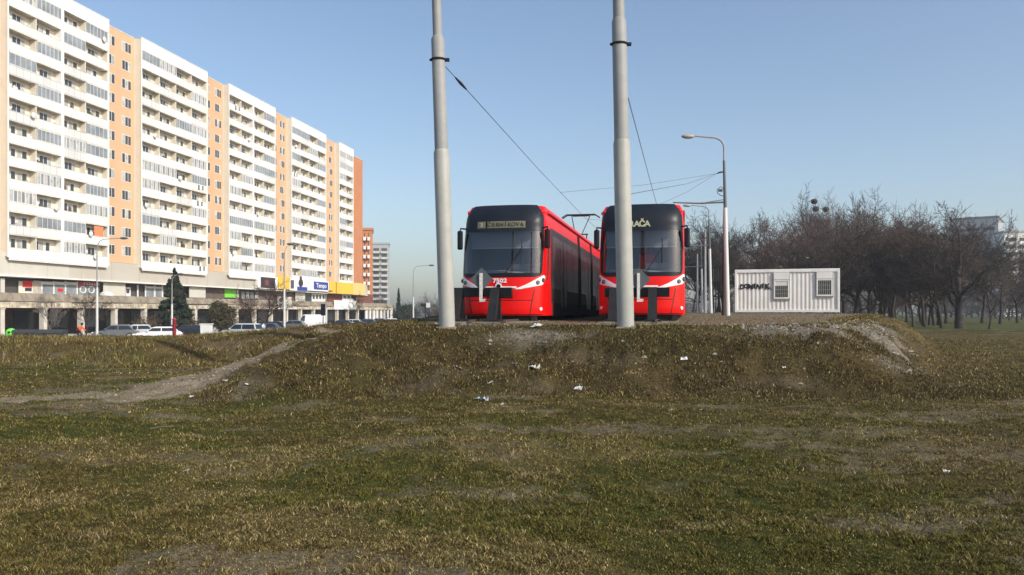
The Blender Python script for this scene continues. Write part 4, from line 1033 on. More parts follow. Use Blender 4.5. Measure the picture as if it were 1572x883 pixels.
# ---------------------------------------------------------------- lamp and catenary poles along the track
def lamp_pole(loc, label, full=True, lampside=-1, hgt=9.0, grp='white lamp poles along the tram tracks'):
    e = empty('street_lamp', loc, 0, label, 'street lamp', grp)
    sx = hgt / 9.0
    q = MB(); q.tube([(.12, 0, 0), (.0, 0, 5.4 * sx)], [.125, .10], 16); q.build('pole', [M['pole_white']], e)
    q = MB(); q.tube([(.0, 0, 5.41 * sx), (-.06, 0, 7.75 * sx)], [.085, .06], 12); q.build('upper_pole', [M['steel_grey']], e)
    q = MB(); pts = [(-.06, 0, 7.76 * sx), (-.06, 0, 8.4 * sx)]
    for i in range(1, 8): an = math.pi / 2 * i / 7; pts.append((-.06 + lampside * .6 * (1 - math.cos(an)), 0, 8.4 * sx + .5 * math.sin(an)))
    pts.append((lampside * 1.55, 0, 8.96 * sx + .02)); q.tube(pts, .045, 8); q.build('arm', [M['galv']], e)
    q = MB(); q.sphere((lampside * 1.85, 0, 8.93 * sx + .02), .34, 0, 14, 8, (1, .45, .34)); q.build('lamp_head', [M['galv_light']], e)
    if full:
        q = MB(); q.tube([(-.04, 0, 5.68), (-1.3, 0, 5.62), (-2.6, -.02, 5.66)], [.045, .04, .03], 8); q.tube([(-.1, 0, 5.80), (-1.0, 0, 5.66)], .02, 5); q.build('cantilever', [M['steel_grey']], e)
        q = MB(); q.tube([(-.03, 0, 7.2), (-.28, 0, 7.16), (-.42, 0, 7.1)], [.03, .045, .02], 8); q.build('insulator', [M['wire_dark']], e)
        q = MB(); q.tube([(-.03, 0, 6.3), (-.22, 0, 6.45), (-.4, 0, 6.3), (-.38, 0, 6.12), (-.2, 0, 6.0), (-.02, 0, 5.98)], .018, 6); q.box(-.34, -.14, -.04, .04, 6.2, 6.32); q.build('bracket', [M['wire_dark']], e)
    return e
LP = PX(1117, 484, 40); LPz = 1.35
lamp_pole((LP.x - .12, 40, LPz), 'tall white street lamp standing left of the container', True)
q = MB(); q.tube([(0, 0, 0), (.05, 0, 5.5)], [.11, .08], 12); o = q.build('post', [M['rust']], loc=(PX(1111, 480, 41.5).x, 41.5, 1.36)); tag(o, 'dark reddish post right behind the tall street lamp', 'post')
for (u, Y, lb) in ((1089.5, 66, 'second lamp pole along the tracks, behind the tall one'), (1077, 97, 'third lamp pole along the tracks, half hidden by the right tram')):
    lamp_pole((PX(u, 480, Y).x, Y, 1.33), lb, True)
for (u, Y, lb) in ((1082.5, 72, 'plain grey pole left of the second lamp pole'), (1070.5, 100, 'distant plain pole close to the right tram')):
    q = MB(); q.tube([(0, 0, 0), (.0, 0, 7.4)], [.14, .09], 10); o = q.build('post', [M['galv']], loc=(PX(u, 480, Y).x, Y, 1.33)); tag(o, lb, 'pole')
e = empty('traffic_signal', (PX(1099, 480, 62).x, 62, 1.35), 0, 'small dark signal head on a post between lamp pole and trees', 'signal')
q = MB(); q.tube([(0, 0, 0), (0, 0, 2.7)], .05, 8); q.build('post', [M['steel_dark']], e); q = MB(); q.box(-.2, .2, -.15, .1, 2.5, 3.5); q.build('signal_head', [M['tram_black']], e, bevel=.03)
# span wires from the lamp pole towards the right tram's wire
LT = Vector((LP.x - .55, 40, LPz + 7.1))
for i, (tgt, lb) in enumerate(((Vector((3.2, 19.3, 6.1)), 'upper span wire from the tall street lamp to the right big pole'), (Vector((4.6, 26, 6.15)), 'middle span wire from the tall street lamp to the left'), (Vector((7.6, 39.5, 6.9)), 'short slanting span wire below the other two'))):
    tgt = (atR(300), atL(102).lerp(cw(TL, 19.2), .72) + Vector((0, 0, -.02)), atR(150).lerp(cw(TRt, 19.2), .86))[i]
    wire('span_wire', [LT, LT.lerp(tgt, .5) + Vector((0, 0, -.12)), tgt], .011, lb)
a = Vector((3.0, 46, 6.9)); wire('span_wire', [cw(TL, 22), cw(TRt, 24)], .012, 'cross wire between the two tram wires above the pantographs')
wire('span_wire', [PX(1089, 322, 66), cw(TRt, 34)], .010, 'thin wire slanting down left of the second lamp pole')

# ---------------------------------------------------------------- site container
def container():
    A = Vector((13.83, 49.9, 0)); B_ = Vector((19.6, 48.05, 0)); L = 6.06; d = (B_ - A).normalized(); Hh = 2.62
    rz = math.atan2(d.y, d.x); zb = 1.54
    e = empty('site_container', (A.x, A.y, zb), rz, 'pale grey corrugated site cabin with two barred windows and black graffiti', 'container')
    W_ = 2.44
    wins = [(2.42, 3.16), (4.95, 5.62)]
    # corrugated front wall with openings left for the windows
    def corr(mb, x0, x1, z0, z1):
        x = x0; pts = []; p = .24
        i = 0
        while x < x1 - 1e-6:
            seg = [(0, .0), (.05, .035), (.12, .035), (.17, 0)]
            for dx, dy in seg:
                if x + dx < x1: pts.append((x + dx, .05 + dy * .5))
            x += p
        pts.append((x1, .05))
        n = len(pts); mb.add([(a, b, z0) for a, b in pts] + [(a, b, z1) for a, b in pts], [(i, i + 1, n + i + 1, n + i) for i in range(n - 1)])
    mb = MB(); corr(mb, .14, L - .14, .16, Hh - .18); 
    mb.box(.02, L - .02, .12, W_ - .02, .03, Hh - .03, 0); mb.build('wall', [M['cont_wall']], e)
    mb = MB()
    for (x0, x1) in ((0, .14), (L - .14, L)):
        for (y0, y1) in ((0, .14), (W_ - .14, W_)): mb.box(x0, x1, y0, y1, 0, Hh, 0)
    mb.box(.14, L - .14, -.0, .12, 0, .159, 0); mb.box(.14, L - .14, 0, .12, Hh - .18, Hh, 0); mb.box(.001, L - .001, .141, W_ - .141, Hh - .029, Hh + .02, 0); mb.box(.14, L - .14, W_ - .12, W_, 0, Hh, 0)
    mb.build('frame', [M['cont_frame']], e, bevel=.012)
    for i, (x0, x1) in enumerate(((2.30, 3.20), (4.75, 5.66))):
        z0, z1 = (.83, 1.98) if i == 0 else (.98, 2.0)
        q = MB(); f = .08
        q.box(x0, x0 + f, -.03, .05, z0, z1, 0); q.box(x1 - f, x1, -.03, .05, z0, z1, 0); q.box(x0 + f, x1 - f, -.03, .05, z0, z0 + f, 0); q.box(x0 + f, x1 - f, -.03, .05, z1 - f, z1, 0)
        q.box(x0 - .04, x0 - .001, -.015, .05, z0 - .04, Hh - .19, 1); q.box(x0 - .04, x1 + .04, -.02, .05, z0 - .08, z0 - .041, 1); q.box(x1 + .001, x1 + .035, -.015, .05, z0 - .04, Hh - .19, 1)
        w_ = q.build('window', [M['cont_frame'], M['cont_grey']], e)
        gz1 = z1 - f - (.28 if i == 0 else .0)
        q = MB(); q.box(x0 + f, x1 - f, .01, .03, z0 + f, gz1, 0); q.build('pane', [M['window_glass']], w_)
        if i == 0: q = MB(); q.box(x0 + f, x1 - f, -.005, .03, gz1 + .002, z1 - f, 0); q.build('shutter', [M['cont_wall']], w_)
        q = MB()
        for k in range(1, 7): x = x0 + f + (x1 - x0 - 2 * f) * k / 7; q.tube([(x, -.015, z0 + f), (x, -.015, gz1)], .010, 5)
        for k in range(1, 3): z = z0 + f + (gz1 - z0 - f) * k / 3; q.tube([(x0 + f, -.02, z), (x1 - f, -.02, z)], .009, 5)
        q.build('window_bars', [M['galv_light']], w_)
        q = MB(); q.box(x0 - .0, x1 + .0, -.05, .05, z1 + .02, Hh - .20, 0); q.build('shutter_box', [M['cont_frame']], w_)
    for i, (ch, s_, r_) in enumerate((('D', .42, .1), ('O', .34, -.15), ('M', .44, .05), ('I', .40, .0), ('N', .42, .1), ('I', .38, -.1), ('K', .46, -.05))):
        o = text(ch, s_, 'graffiti', M['graffiti'], e, (.42 + i * .245, .038, 1.58 + (.03 if i % 2 else -.02)), (math.radians(90), r_, 0), bold=.022, depth=.006, shear=.15)
    q = MB(); q.tube([(1.9, .038, 1.48), (2.05, .038, 1.60), (2.12, .038, 1.42), (2.2, .038, 1.36)], .018, 5); o = q.build('graffiti', [M['graffiti']], e)
    for x in (.3, 3.0, 4.6, 5.5):
        q = MB(); q.box(x - .12, x + .12, .05, .4, -.30, -.002, 0); q.build('block', [M['concrete']], e)
    return e
container()
# ---------------------------------------------------------------- bare trees
class TreeGen:
    def __init__(s, seed, h, spread=1.0, up=.35, thick=.028, fork=.24, levels=5, dens=1.0, droop=0.0):
        s.r = random.Random(seed); s.tr = MB(); s.cr = MB(); s.lv = levels; s.dens = dens; s.up = up; s.spread = spread; s.droop = droop
        s.branch(Vector((0, 0, -.2)), Vector((s.r.uniform(-.16, .16), s.r.uniform(-.16, .16), 1)).normalized(), h * .62, h * thick, 0, fork)
    def branch(s, p, d, L, rad, lv, fork=.3):
        r = s.r; n = (7, 5, 4, 3, 2, 2)[lv]; pts = [p.copy()]; rads = [rad * (1.35 if lv == 0 else 1)]; dirs = [d.copy()]
        cur = p.copy(); dd = d.copy()
        for i in range(n):
            w = .20 if lv == 0 else .30
            dd = (dd + Vector((r.uniform(-w, w), r.uniform(-w, w), r.uniform(-w, w) * .7 + (s.up * .16 if lv > 0 else .05) - (s.droop * .12 if lv > 2 else 0)))).normalized()
            cur = cur + dd * (L / n); pts.append(cur.copy()); dirs.append(dd.copy())
            rads.append(rad * (1 - (.55 if lv < 3 else .7) * (i + 1) / n))
        mb = s.tr if lv == 0 or (lv == 1 and False) else s.cr
        mb.tube(pts, rads, (10, 6, 4, 3, 3, 3)[lv], 0 if lv < 2 else 1, False, lv < 3)
        if lv >= s.lv: return
        k = int(((7, 6, 6, 6, 4)[lv] + r.choice((0, 1, 1))) * (s.dens if lv > 0 else 1))
        for j in range(k):
            t = (fork + (1 - fork) * (j + r.random() * .8) / k) if lv == 0 else (.18 + .82 * (j + r.random()) / k)
            f = min(.999, t) * n; i = int(f); q = pts[i].lerp(pts[i + 1], f - i); bd = dirs[i]
            side = bd.orthogonal().normalized(); side.rotate(Matrix.Rotation(r.uniform(0, 6.283), 3, bd))
            ang = r.uniform(.5, 1.05) * s.spread if lv < 2 else r.uniform(.45, 1.15)
            nd = (bd * math.cos(ang) + side * math.sin(ang)).normalized()
            if nd.z < -.15 and lv < 3: nd.z = abs(nd.z) * .5; nd.normalize()
            ll = L * (.80 - .30 * t if lv == 0 else .62 - .22 * t) * r.uniform(.75, 1.15)
            rr_ = max(rads[i] * r.uniform(.50, .68), .016)
            s.branch(q, nd, ll, rr_, lv + 1)
        s.branch(pts[-1], (dirs[-1] + Vector((r.uniform(-.2, .2), r.uniform(-.2, .2), .1))).normalized(), L * .55, max(rads[-1], .016), lv + 1)
def tree_proto(name, gen, mats, label, cat='tree', group=None):
    e = empty(name, (0, 0, 0), 0, label, cat, group)
    t = gen.tr.build('trunk', [mats[0], mats[1]], e); gen.cr.build('crown', [mats[0], mats[1]], e)
    e['h'] = float(np.percentile([v[2] for v in gen.cr.v], 99.0)); e['w'] = max(abs(v[0]) for v in gen.cr.v); return e
protos = []
mt = [(M['bark'], M['twig']), (M['bark'], M['twig_red']), (M['bark'], M['twig']), (M['bark_pale'], M['twig_pale'])]
cfg = [(11, 11, 1.1, .22, .021, .22, 5, .78, 0), (12, 11, 1.1, .30, .017, .34, 5, .72, 0), (13, 11, 1.05, .35, .016, .30, 5, .74, 0), (14, 12, 1.05, .35, .019, .42, 5, .7, .2), (15, 11, 1.2, .22, .018, .34, 5, .74, .3), (16, 10, 1.0, .40, .015, .26, 5, .76, 0), (38, 11, 1.2, .26, .028, .24, 5, .85, 0)]
TG = [TreeGen(*c) for c in cfg]
def top_v(u):
    P_ = [(1050, 400), (1080, 352), (1110, 338), (1150, 328), (1200, 334), (1228, 318), (1245, 300), (1265, 306), (1300, 334), (1332, 300), (1352, 322), (1380, 338), (1420, 332), (1475, 318), (1520, 345), (1572, 365), (1700, 350)]
    for (a, b), (c, d) in zip(P_[:-1], P_[1:]):
        if u <= c: return b + (d - b) * max(0, (u - a)) / (c - a)
    return 350
rt = random.Random(21)
used = {}
def put_tree(k, u, Y, vtop, label, group=None, mat_i=0, name='bare_tree', rz=None, widen=1.0, z=None):
    x = (u - 786) / F * Y; zg = H(x, Y) if z is None else z
    hh = EYE + (HOR - vtop) / F * Y - zg
    key = (k, mat_i)
    first = key not in used
    if first:
        used[key] = tree_proto(name, TG[k], mt[mat_i], label, 'tree', group)
    p = used[key]; s_ = hh / p['h']
    if first: p.location = (x, Y, zg); p.rotation_euler = (0, 0, rt.uniform(0, 6.28) if rz is None else rz); p.scale = (s_ * widen, s_ * widen, s_); return p
    o = dup(p, (x, Y, zg), rt.uniform(0, 6.28) if rz is None else rz, label, (s_ * widen, s_ * widen, s_), group); o.name = name
    if group is None and 'group' in o: del o['group']
    return o
put_tree(6, 1474, 74, 316, 'large spreading bare tree with a thick trunk, in front of the grey building', widen=1.3, rz=2.4)
put_tree(4, 1518, 72, 392, 'thin leaning bare tree nearest the right edge', widen=.8)
put_tree(5, 1402, 80, 356, 'slender bare tree at the front of the wood, left of the large tree', widen=.9)
put_tree(1, 1446, 77, 352, 'bare tree with two close trunks just left of the large spreading tree')
put_tree(3, 1250, 128, 304, 'tallest upright bare tree, with dark nests, behind the container', mat_i=3, widen=.62)
put_tree(0, 1324, 112, 297, 'pale branched bare tree rising above the wood to the right of the container', mat_i=3, rz=2.2, widen=.85)
G_ = 'bare trees of the park wood'; LBL = 'bare brown winter tree standing in the dense park wood'
for i in range(42):
    row = i % 5; Y = (84, 93, 104, 118, 134)[row] + rt.uniform(-4, 4)
    if row < 2: u = rt.uniform(1300, 1445) if i % 3 else rt.uniform(1180, 1300)
    elif row < 4: u = rt.uniform(1130, 1480)
    else: u = rt.uniform(1062, 1420)
    vt = top_v(u) + abs(rt.gauss(0, 20)) + 3
    put_tree(rt.choice((0, 1, 2, 2, 4, 5)), u, Y, vt, LBL, G_, rt.choice((0, 1)))
for (u, Y, vt) in ((1064, 150, 392), (1078, 140, 362), (1092, 135, 350), (1105, 130, 342), (1120, 128, 338), (1140, 126, 330), (1165, 130, 330)):
    put_tree(rt.choice((1, 2, 5)), u, Y, vt, 'hazy bare tree behind the tram poles, left of the container', 'bare trees behind the tram poles', 0)
for (u, Y, vt) in ((1508, 108, 338), (1536, 100, 356), (1562, 112, 362), (1549, 140, 420), (1568, 150, 415), (1590, 95, 380)):
    put_tree(rt.choice((1, 5)), u, Y, vt, 'bare tree at the right edge in front of the white block', 'bare trees at the right edge', 0)
# nests in the tallest tree
_tt = [o for o in bpy.data.objects if o.get('label', '').startswith('tallest upright')][0]
bpy.context.view_layer.update(); _mw = _tt.matrix_world; _cv = [_mw @ Vector(v) for v in TG[3].cr.v[::7]]
def nest_at(u, v):
    t = PX(u, v, 128); return min(_cv, key=lambda p: ((p - t) * Vector((1, .3, 1))).length if False else math.hypot(p.x - t.x, p.z - t.z) + .1 * abs(p.y - t.y))
for (u, v) in ((1246, 311), (1247, 323), (1266, 322)):
    q = MB(); q.sphere((0, 0, 0), .55, 0, 10, 6, (1, 1, .8)); o = q.build('nest', [M['bark']], loc=nest_at(u, v)); tag(o, 'dark ball shaped nest in the tallest bare tree', 'nest', 'nests in the tallest tree')
# far wood as one mass
def far_wood(name, label, specs, m, seed):
    rng = np.random.default_rng(seed)
    g = TreeGen(seed, 11, 1.0, .4, .02, .06, 4, .75); A = np.array(g.tr.v + g.cr.v); nt_ = len(g.tr.v); Fc = [f for f in g.tr.f] + [tuple(i + nt_ for i in f) for f in g.cr.f]
    V = []; FF = []; off = 0; ht = A[:, 2].max()
    for (u, Y, vt) in specs:
        x = (u - 786) / F * Y; z = float(height(np.array([x]), np.array([Y]))[0]); hh = (EYE + (HOR - vt) / F * Y - z) / ht
        a = rng.uniform(0, 6.28); c, s_ = math.cos(a), math.sin(a)
        B = np.stack([(A[:, 0] * c - A[:, 1] * s_) * hh * 1.2 + x, (A[:, 0] * s_ + A[:, 1] * c) * hh * 1.2 + Y, A[:, 2] * hh + z], -1)
        V.append(B); FF += [tuple(i + off for i in f) for f in Fc]; off += len(A)
    V = np.concatenate(V); me = bpy.data.meshes.new(name); me.from_pydata(V.tolist(), [], FF); me.materials.append(m); me.update()
    o = bpy.data.objects.new(name, me); COL.objects.link(o); tag(o, label, 'woodland', kind='stuff')
r_ = random.Random(4)
far_wood('far_wood', 'far dark strip of bare woodland behind the nearer trees', [(r_.uniform(1120, 1640), r_.uniform(160, 230), r_.uniform(425, 452)) for _ in range(95)], M['twig'], 71)
far_wood('distant_trees', 'hazy bare trees along the far end of the street', [(r_.uniform(570, 700), r_.uniform(240, 340), r_.uniform(440, 458)) for _ in range(20)] + [(r_.uniform(690, 1120), r_.uniform(260, 380), r_.uniform(440, 462)) for _ in range(26)], M['twig'], 72)

# ---------------------------------------------------------------- evergreens and shrubs
def leafy(kind, h, w, n, seed, sz):
    rng = np.random.default_rng(seed)
    if kind == 'conifer':
        t = rng.uniform(0, 1, n) ** .75; nb = 90
        bt = np.sort(rng.uniform(.04, 1, nb)); ba = rng.uniform(0, 6.28, nb); bi = rng.integers(0, nb, n)
        prof = (1 - bt[bi]) ** .85 * (.75 + .45 * rng.uniform(0, 1, nb)[bi]); rr_ = w * prof * rng.uniform(.05, 1, n) ** .6
        a = ba[bi] + rng.normal(0, .22, n); z = h * (bt[bi]) + rr_ * .12 - rr_ ** 2 * .06 + rng.normal(0, .10, n)
        C = np.stack([rr_ * np.cos(a), rr_ * np.sin(a), z + .2], -1)
    else:
        nb = 26; bc = rng.normal(0, 1, (nb, 3)); bc /= np.linalg.norm(bc, axis=1)[:, None]; bc *= rng.uniform(.3, .78, (nb, 1)); bi = rng.integers(0, nb, n)
        C = bc[bi] + rng.normal(0, .20, (n, 3)); C[:, 2] = np.abs(C[:, 2] + .25) if kind == 'bush' else C[:, 2] * .9 + 1.0
        zz = C[:, 2] / C[:, 2].max(); f = np.where(kind == 'bush', 1.0, 1.0) * (1.05 - .5 * zz ** 2)
        C = C * np.stack([w * f, w * f, np.full(n, h / C[:, 2].max())], -1)
    d1 = rng.normal(0, 1, (n, 3)); d1 /= np.linalg.norm(d1, axis=1)[:, None]; d2 = np.cross(d1, rng.normal(0, 1, (n, 3))); d2 /= np.linalg.norm(d2, axis=1)[:, None]
    s_ = sz * rng.uniform(.5, 1.4, (n, 1))
    V = np.stack([C + d1 * s_, C - d1 * s_ * .6 + d2 * s_ * .45, C - d1 * s_ * .6 - d2 * s_ * .45], 1).reshape(-1, 3)
    me = bpy.data.meshes.new('foliage'); me.vertices.add(len(V)); me.vertices.foreach_set('co', V.ravel()); me.loops.add(3 * n); me.loops.foreach_set('vertex_index', np.arange(3 * n, dtype=np.int32))
    me.polygons.add(n); me.polygons.foreach_set('loop_start', np.arange(0, 3 * n, 3, dtype=np.int32)); me.polygons.foreach_set('loop_total', np.full(n, 3, np.int32)); me.update()
    return me
def plant(name, kind, u, Y, h, w, n, m, label, cat, seed, sz=.16):
    x = (u - 786) / F * Y; e = empty(name, (x, Y, H(x, Y) - .05), 0, label, cat)
    me = leafy(kind, h, w, n, seed, sz); me.materials.append(M[m]); mobj('foliage', me, e)
    q = MB(); q.tube([(0, 0, -.1), (.03, 0, h * .4), (0, 0, h * .85)], [h * .02, h * .014, .02], 8)
    if kind == 'bush':
        for i in range(14):
            a = i * .9; q.tube([(0, 0, 0), (w * .35 * math.cos(a), w * .35 * math.sin(a), h * .4), (w * .8 * math.cos(a), w * .8 * math.sin(a), h * .75)], [.04, .03, .01], 4)
    q.build('trunk' if kind != 'bush' else 'stem', [M['bark']], e); return e
plant('conifer', 'conifer', 268, 100, 7.9, 2.6, 26000, 'conifer', 'tall dark green conifer in front of the shop terrace', 'conifer', 1, .17)
plant('conifer', 'dome', 339, 100, 4.9, 1.95, 16000, 'bush_olive', 'rounded dark olive evergreen right of the tall conifer', 'evergreen', 2, .14)
plant('shrub', 'bush', 232, 99, 3.4, 2.9, 7000, 'bush_brown', 'brown leafless shrub left of the tall conifer', 'shrub', 3, .09)
plant('shrub', 'bush', 292, 99, 2.6, 2.0, 5000, 'bush_olive', 'low olive shrub between the two evergreens', 'shrub', 4, .10)
plant('shrub', 'bush', 365, 104, 2.6, 2.0, 4000, 'bush_olive', 'low green shrub right of the rounded evergreen', 'shrub', 5, .10)
plant('poplar', 'conifer', 612, 205, 8.4, 1.0, 9000, 'conifer', 'narrow dark columnar evergreen beyond the end of the canopy', 'evergreen', 6, .2)
plant('evergreen', 'dome', 598, 215, 5.6, 3.4, 9000, 'conifer', 'dark evergreen clump left of the columnar evergreen', 'evergreen', 7, .25)
plant('evergreen', 'dome', 626, 222, 5.4, 3.4, 9000, 'conifer', 'dark evergreen clump right of the columnar evergreen', 'evergreen', 8, .25)
plant('shrub', 'bush', 680, 150, 4.6, 2.6, 6000, 'bush_brown', 'brown shrub beside the left big pole, far down the street', 'shrub', 9, .14)
used2 = {}
for (k, u, Y, vt, mi, wd, lb) in ((5, 76, 84, 445, 3, .7, 'thin pale young tree in front of the shop canopy at left'), (1, 132, 86, 438, 0, .8, 'bare young tree between the shop canopy and the cyclist'), (2, 410, 112, 432, 1, 1.25, 'dark reddish bare tree between the rounded evergreen and the white van'), (4, 388, 110, 446, 1, 1.0, 'smaller reddish bare tree left of the dark reddish one'), (5, 545, 150, 452, 0, .7, 'thin bare tree in front of the yellow hoarding')):
    put_tree(k, u, Y, vt, lb, None, mi, widen=wd, z=-1.3)

# ---------------------------------------------------------------- left street lamps
def arm_lamp(u, Y, hgt, side, label, reach=2.3):
    x = (u - 786) / F * Y; e = empty('street_lamp', (x, Y, H(x, Y)), 0, label, 'street lamp', 'street lamps along the street')
    q = MB(); q.tube([(0, 0, 0), (0, 0, hgt * .52)], [.13, .105], 12); q.build('pole', [M['pole_white']], e)
    q = MB(); q.tube([(0, 0, hgt * .52 + .01), (0, 0, hgt * .86)], [.075, .055], 10); q.build('upper_pole', [M['galv']], e)
    q = MB(); q.tube([(0, 0, hgt * .86 + .01), (side * .05, 0, hgt * .93), (side * .3, 0, hgt * .975), (side * .7, 0, hgt * .99), (side * reach, 0, hgt)], .04, 8); q.build('arm', [M['galv']], e)
    q = MB(); q.sphere((side * (reach + .35), 0, hgt), .42, 0, 12, 6, (1, .45, .3)); q.build('lamp_head', [M['steel_grey']], e)
arm_lamp(149, 79, 10.1, 1, 'tall street lamp right of the cyclist at the left')
arm_lamp(264, 93, 7.2, 1, 'short street lamp in front of the tall dark conifer', .6)
arm_lamp(436.5, 86, 10.1, 1, 'street lamp in front of the small yellow hoarding', .3)
arm_lamp(634.5, 117, 9.6, 1, 'street lamp standing alone against the sky left of the big poles')
arm_lamp(501, 140, 6.4, 1, 'short far street lamp below the blue shop sign', .4)
x = PX(496, 478, 110).x; e = empty('traffic_signal', (x, 110, H(x, 110)), 0, 'dark traffic signal right of the white van', 'signal')
q = MB(); q.tube([(0, 0, 0), (0, 0, 3.0)], .06, 8); q.build('post', [M['steel_dark']], e); q = MB(); q.box(-.3, .3, -.1, .1, 2.3, 3.9); q.build('signal_head', [M['tram_black']], e, bevel=.03)

# ---------------------------------------------------------------- vehicles
def car_proto(paint, L=4.2, Hh=1.45, kind='car'):
    e = empty('parked_car' if kind != 'van' else 'white_van', (0, 0, 0), 0)
    w_ = .86 if kind != 'van' else .98
    b = MB(); h = L / 2
    if kind == 'car':
        low = [(-h, .35), (-h + .03, .75), (-h + .25, .93), (h - 1.35, .93), (h - .35, .80), (h - .03, .62), (h, .35), (h - .1, .25), (-h + .1, .25)]
        gh = [(-h + .30, .93), (-h + .75, Hh - .08), (-h + 1.05, Hh), (h - 2.05, Hh), (h - 1.75, Hh - .06), (h - 1.10, .93)]; zb, zt = .93, Hh
    elif kind == 'wagon':
        low = [(-h, .35), (-h + .02, .85), (-h + .08, .98), (h - 1.3, .98), (h - .30, .88), (h - .03, .66), (h, .35), (h - .1, .25), (-h + .1, .25)]
        gh = [(-h + .10, .98), (-h + .32, Hh - .08), (-h + .60, Hh), (h - 1.95, Hh), (h - 1.65, Hh - .07), (h - 1.05, .98)]; zb, zt = .98, Hh
    else:
        low = [(-h, .45), (-h, 1.2), (-h, 1.22), (h - .75, 1.22), (h - .15, 1.02), (h, .8), (h, .4), (h - .1, .3), (-h + .1, .3)]
        gh = [(-h, 1.22), (-h + .04, Hh - .1), (-h + .15, Hh), (h - 1.75, Hh), (h - 1.45, Hh - .08), (h - .78, 1.22)]; zb, zt = 1.22, Hh
    b.prism(low, 'y', -w_, w_, 0)
    n = len(gh); tp = lambda z: w_ - .03 - (.17 if kind != 'van' else .08) * (z - zb) / (zt - zb)
    vs = [(x, -tp(z), z + .001) for x, z in gh] + [(x, tp(z), z + .001) for x, z in gh]
    b.add(vs, [tuple(range(n)), tuple(range(n, 2 * n))[::-1]] + [(i, n + i, n + (i + 1) % n, (i + 1) % n) for i in range(n)], 0)
    b.build('body', [M[paint]], e, bevel=.035)
    def side_glass(x0, x1, x2, x3, z0, z1):
        for sg in (-1, 1):
            q = MB(); q.add([(x0, sg * (tp(z0) + .012), z0), (x1, sg * (tp(z0) + .012), z0), (x2, sg * (tp(z1) + .012), z1), (x3, sg * (tp(z1) + .012), z1)], [(0, 1, 2, 3) if sg < 0 else (3, 2, 1, 0)]); q.build('window', [M['car_glass']], e)
    def at_(z, front):   # x on greenhouse outline
        pts = gh[3:] if front else gh[:3][::-1]
        for (xa, za), (xb, zb_) in zip(pts[:-1], pts[1:]):
            if zb_ <= z <= za: return xa + (xb - xa) * (za - z) / (za - zb_ + 1e-9)
        return pts[-1][0]
    z0, z1 = zb + .05, zt - .12
    xf0, xf1, xr0, xr1 = at_(z0, True), at_(z1, True), at_(z0, False), at_(z1, False)
    md = (xf0 + xr0) / 2 + .1
    if kind == 'van': side_glass(xf0 - .95, xf0 - .12, xf1 - .05, xf1 - .45, z0, z1)
    else: side_glass(md + .04, xf0 - .10, xf1 - .08, md + .04, z0, z1); side_glass(xr0 + .12, md - .04, md - .04, xr1 + .12, z0, z1)
    for (xa, xb, sg, nm) in ((xf0, xf1, 1, 'windscreen'), (xr0, xr1, -1, 'rear_window')):
        if kind == 'van' and sg < 0: continue
        q = MB(); a, c = tp(z0) - .08, tp(z1) - .06; d = .014 * sg
        q.add([(xa + d, -a, z0), (xa + d, a, z0), (xb + d, c, z1), (xb + d, -c, z1)], [(0, 1, 2, 3) if sg > 0 else (3, 2, 1, 0)]); q.build(nm, [M['car_glass']], e)
    for sx in (h - .78, -h + .75):
        for sg in (-1, 1):
            q = MB(); q.tube([(sx, sg * (w_ - .20), .32), (sx, sg * (w_ + .015), .32)], .32, 18, 0, True, False); wh = q.build('wheel', [M['rubber']], e)
            q = MB(); q.tube([(sx, sg * (w_ + .0155), .32), (sx, sg * (w_ + .03), .32)], .20, 14, 0, True, False); q.build('rim', [M['galv_light']], wh)
    for sg in (-1, 1):
        q = MB(); q.box(h - .12, h + .012, sg * (w_ - .22) - .16, sg * (w_ - .22) + .16, .60, .72); q.build('headlight', [M['tram_white']], e, bevel=.02)
        q = MB(); q.box(-h - .012, -h + .05, sg * (w_ - .14) - .1, sg * (w_ - .14) + .1, .66, .84); q.build('tail_light', [M['tail_red']], e)
        q = MB(); q.box(xf0 - .22, xf0 - .06, sg * (w_ + .08) - .09, sg * (w_ + .08) + .09, zb + .02, zb + .16); q.build('side_mirror', [M[paint]], e, bevel=.02)
    return e
def place(e, u, Y, rz, label, cat='car', group=None, first=False):
    x = (u - 786) / F * Y; loc = (x, Y, max(H(x, Y), -1.3) + .03)
    if first:
        e.location = loc; e.rotation_euler = (0, 0, rz); tag(e, label, cat, group); return e
    return dup(e, loc, rz, label, group=group)
GC = 'cars parked along the street'
c1 = car_proto('car_white', 4.4, 1.40); place(c1, 243, 77, math.pi + .35, 'low white car behind the bank, left of the red post', 'car', GC, True)
c2 = car_proto('car_silver', 4.2, 1.62, 'wagon'); place(c2, 371, 84, math.pi - .15, 'silver hatchback facing left, just over the bank', 'car', GC, True)
c3 = car_proto('car_dark', 4.4, 1.45); place(c3, 287, 84, math.pi + .2, 'dark car between the red post and the white cabinet', 'car', GC, True)
c4 = car_proto('car_grey', 4.3, 1.48); place(c4, 178, 84, math.pi + .3, 'grey car right of the tall left street lamp', 'car', GC, True)
c5 = car_proto('car_silver', 4.3, 1.46); place(c5, 208, 86, math.pi + .3, 'silver car between the grey car and the low white car', 'car', GC, True)
c6 = car_proto('car_blue', 4.3, 1.46); place(c6, 405, 98, math.pi, 'dark blue car right of the silver hatchback', 'car', GC, True)
v1 = car_proto('car_white', 5.0, 2.35, 'van'); place(v1, 475, 128, math.pi + .25, 'white delivery van below the blue shop sign', 'van', None, True)
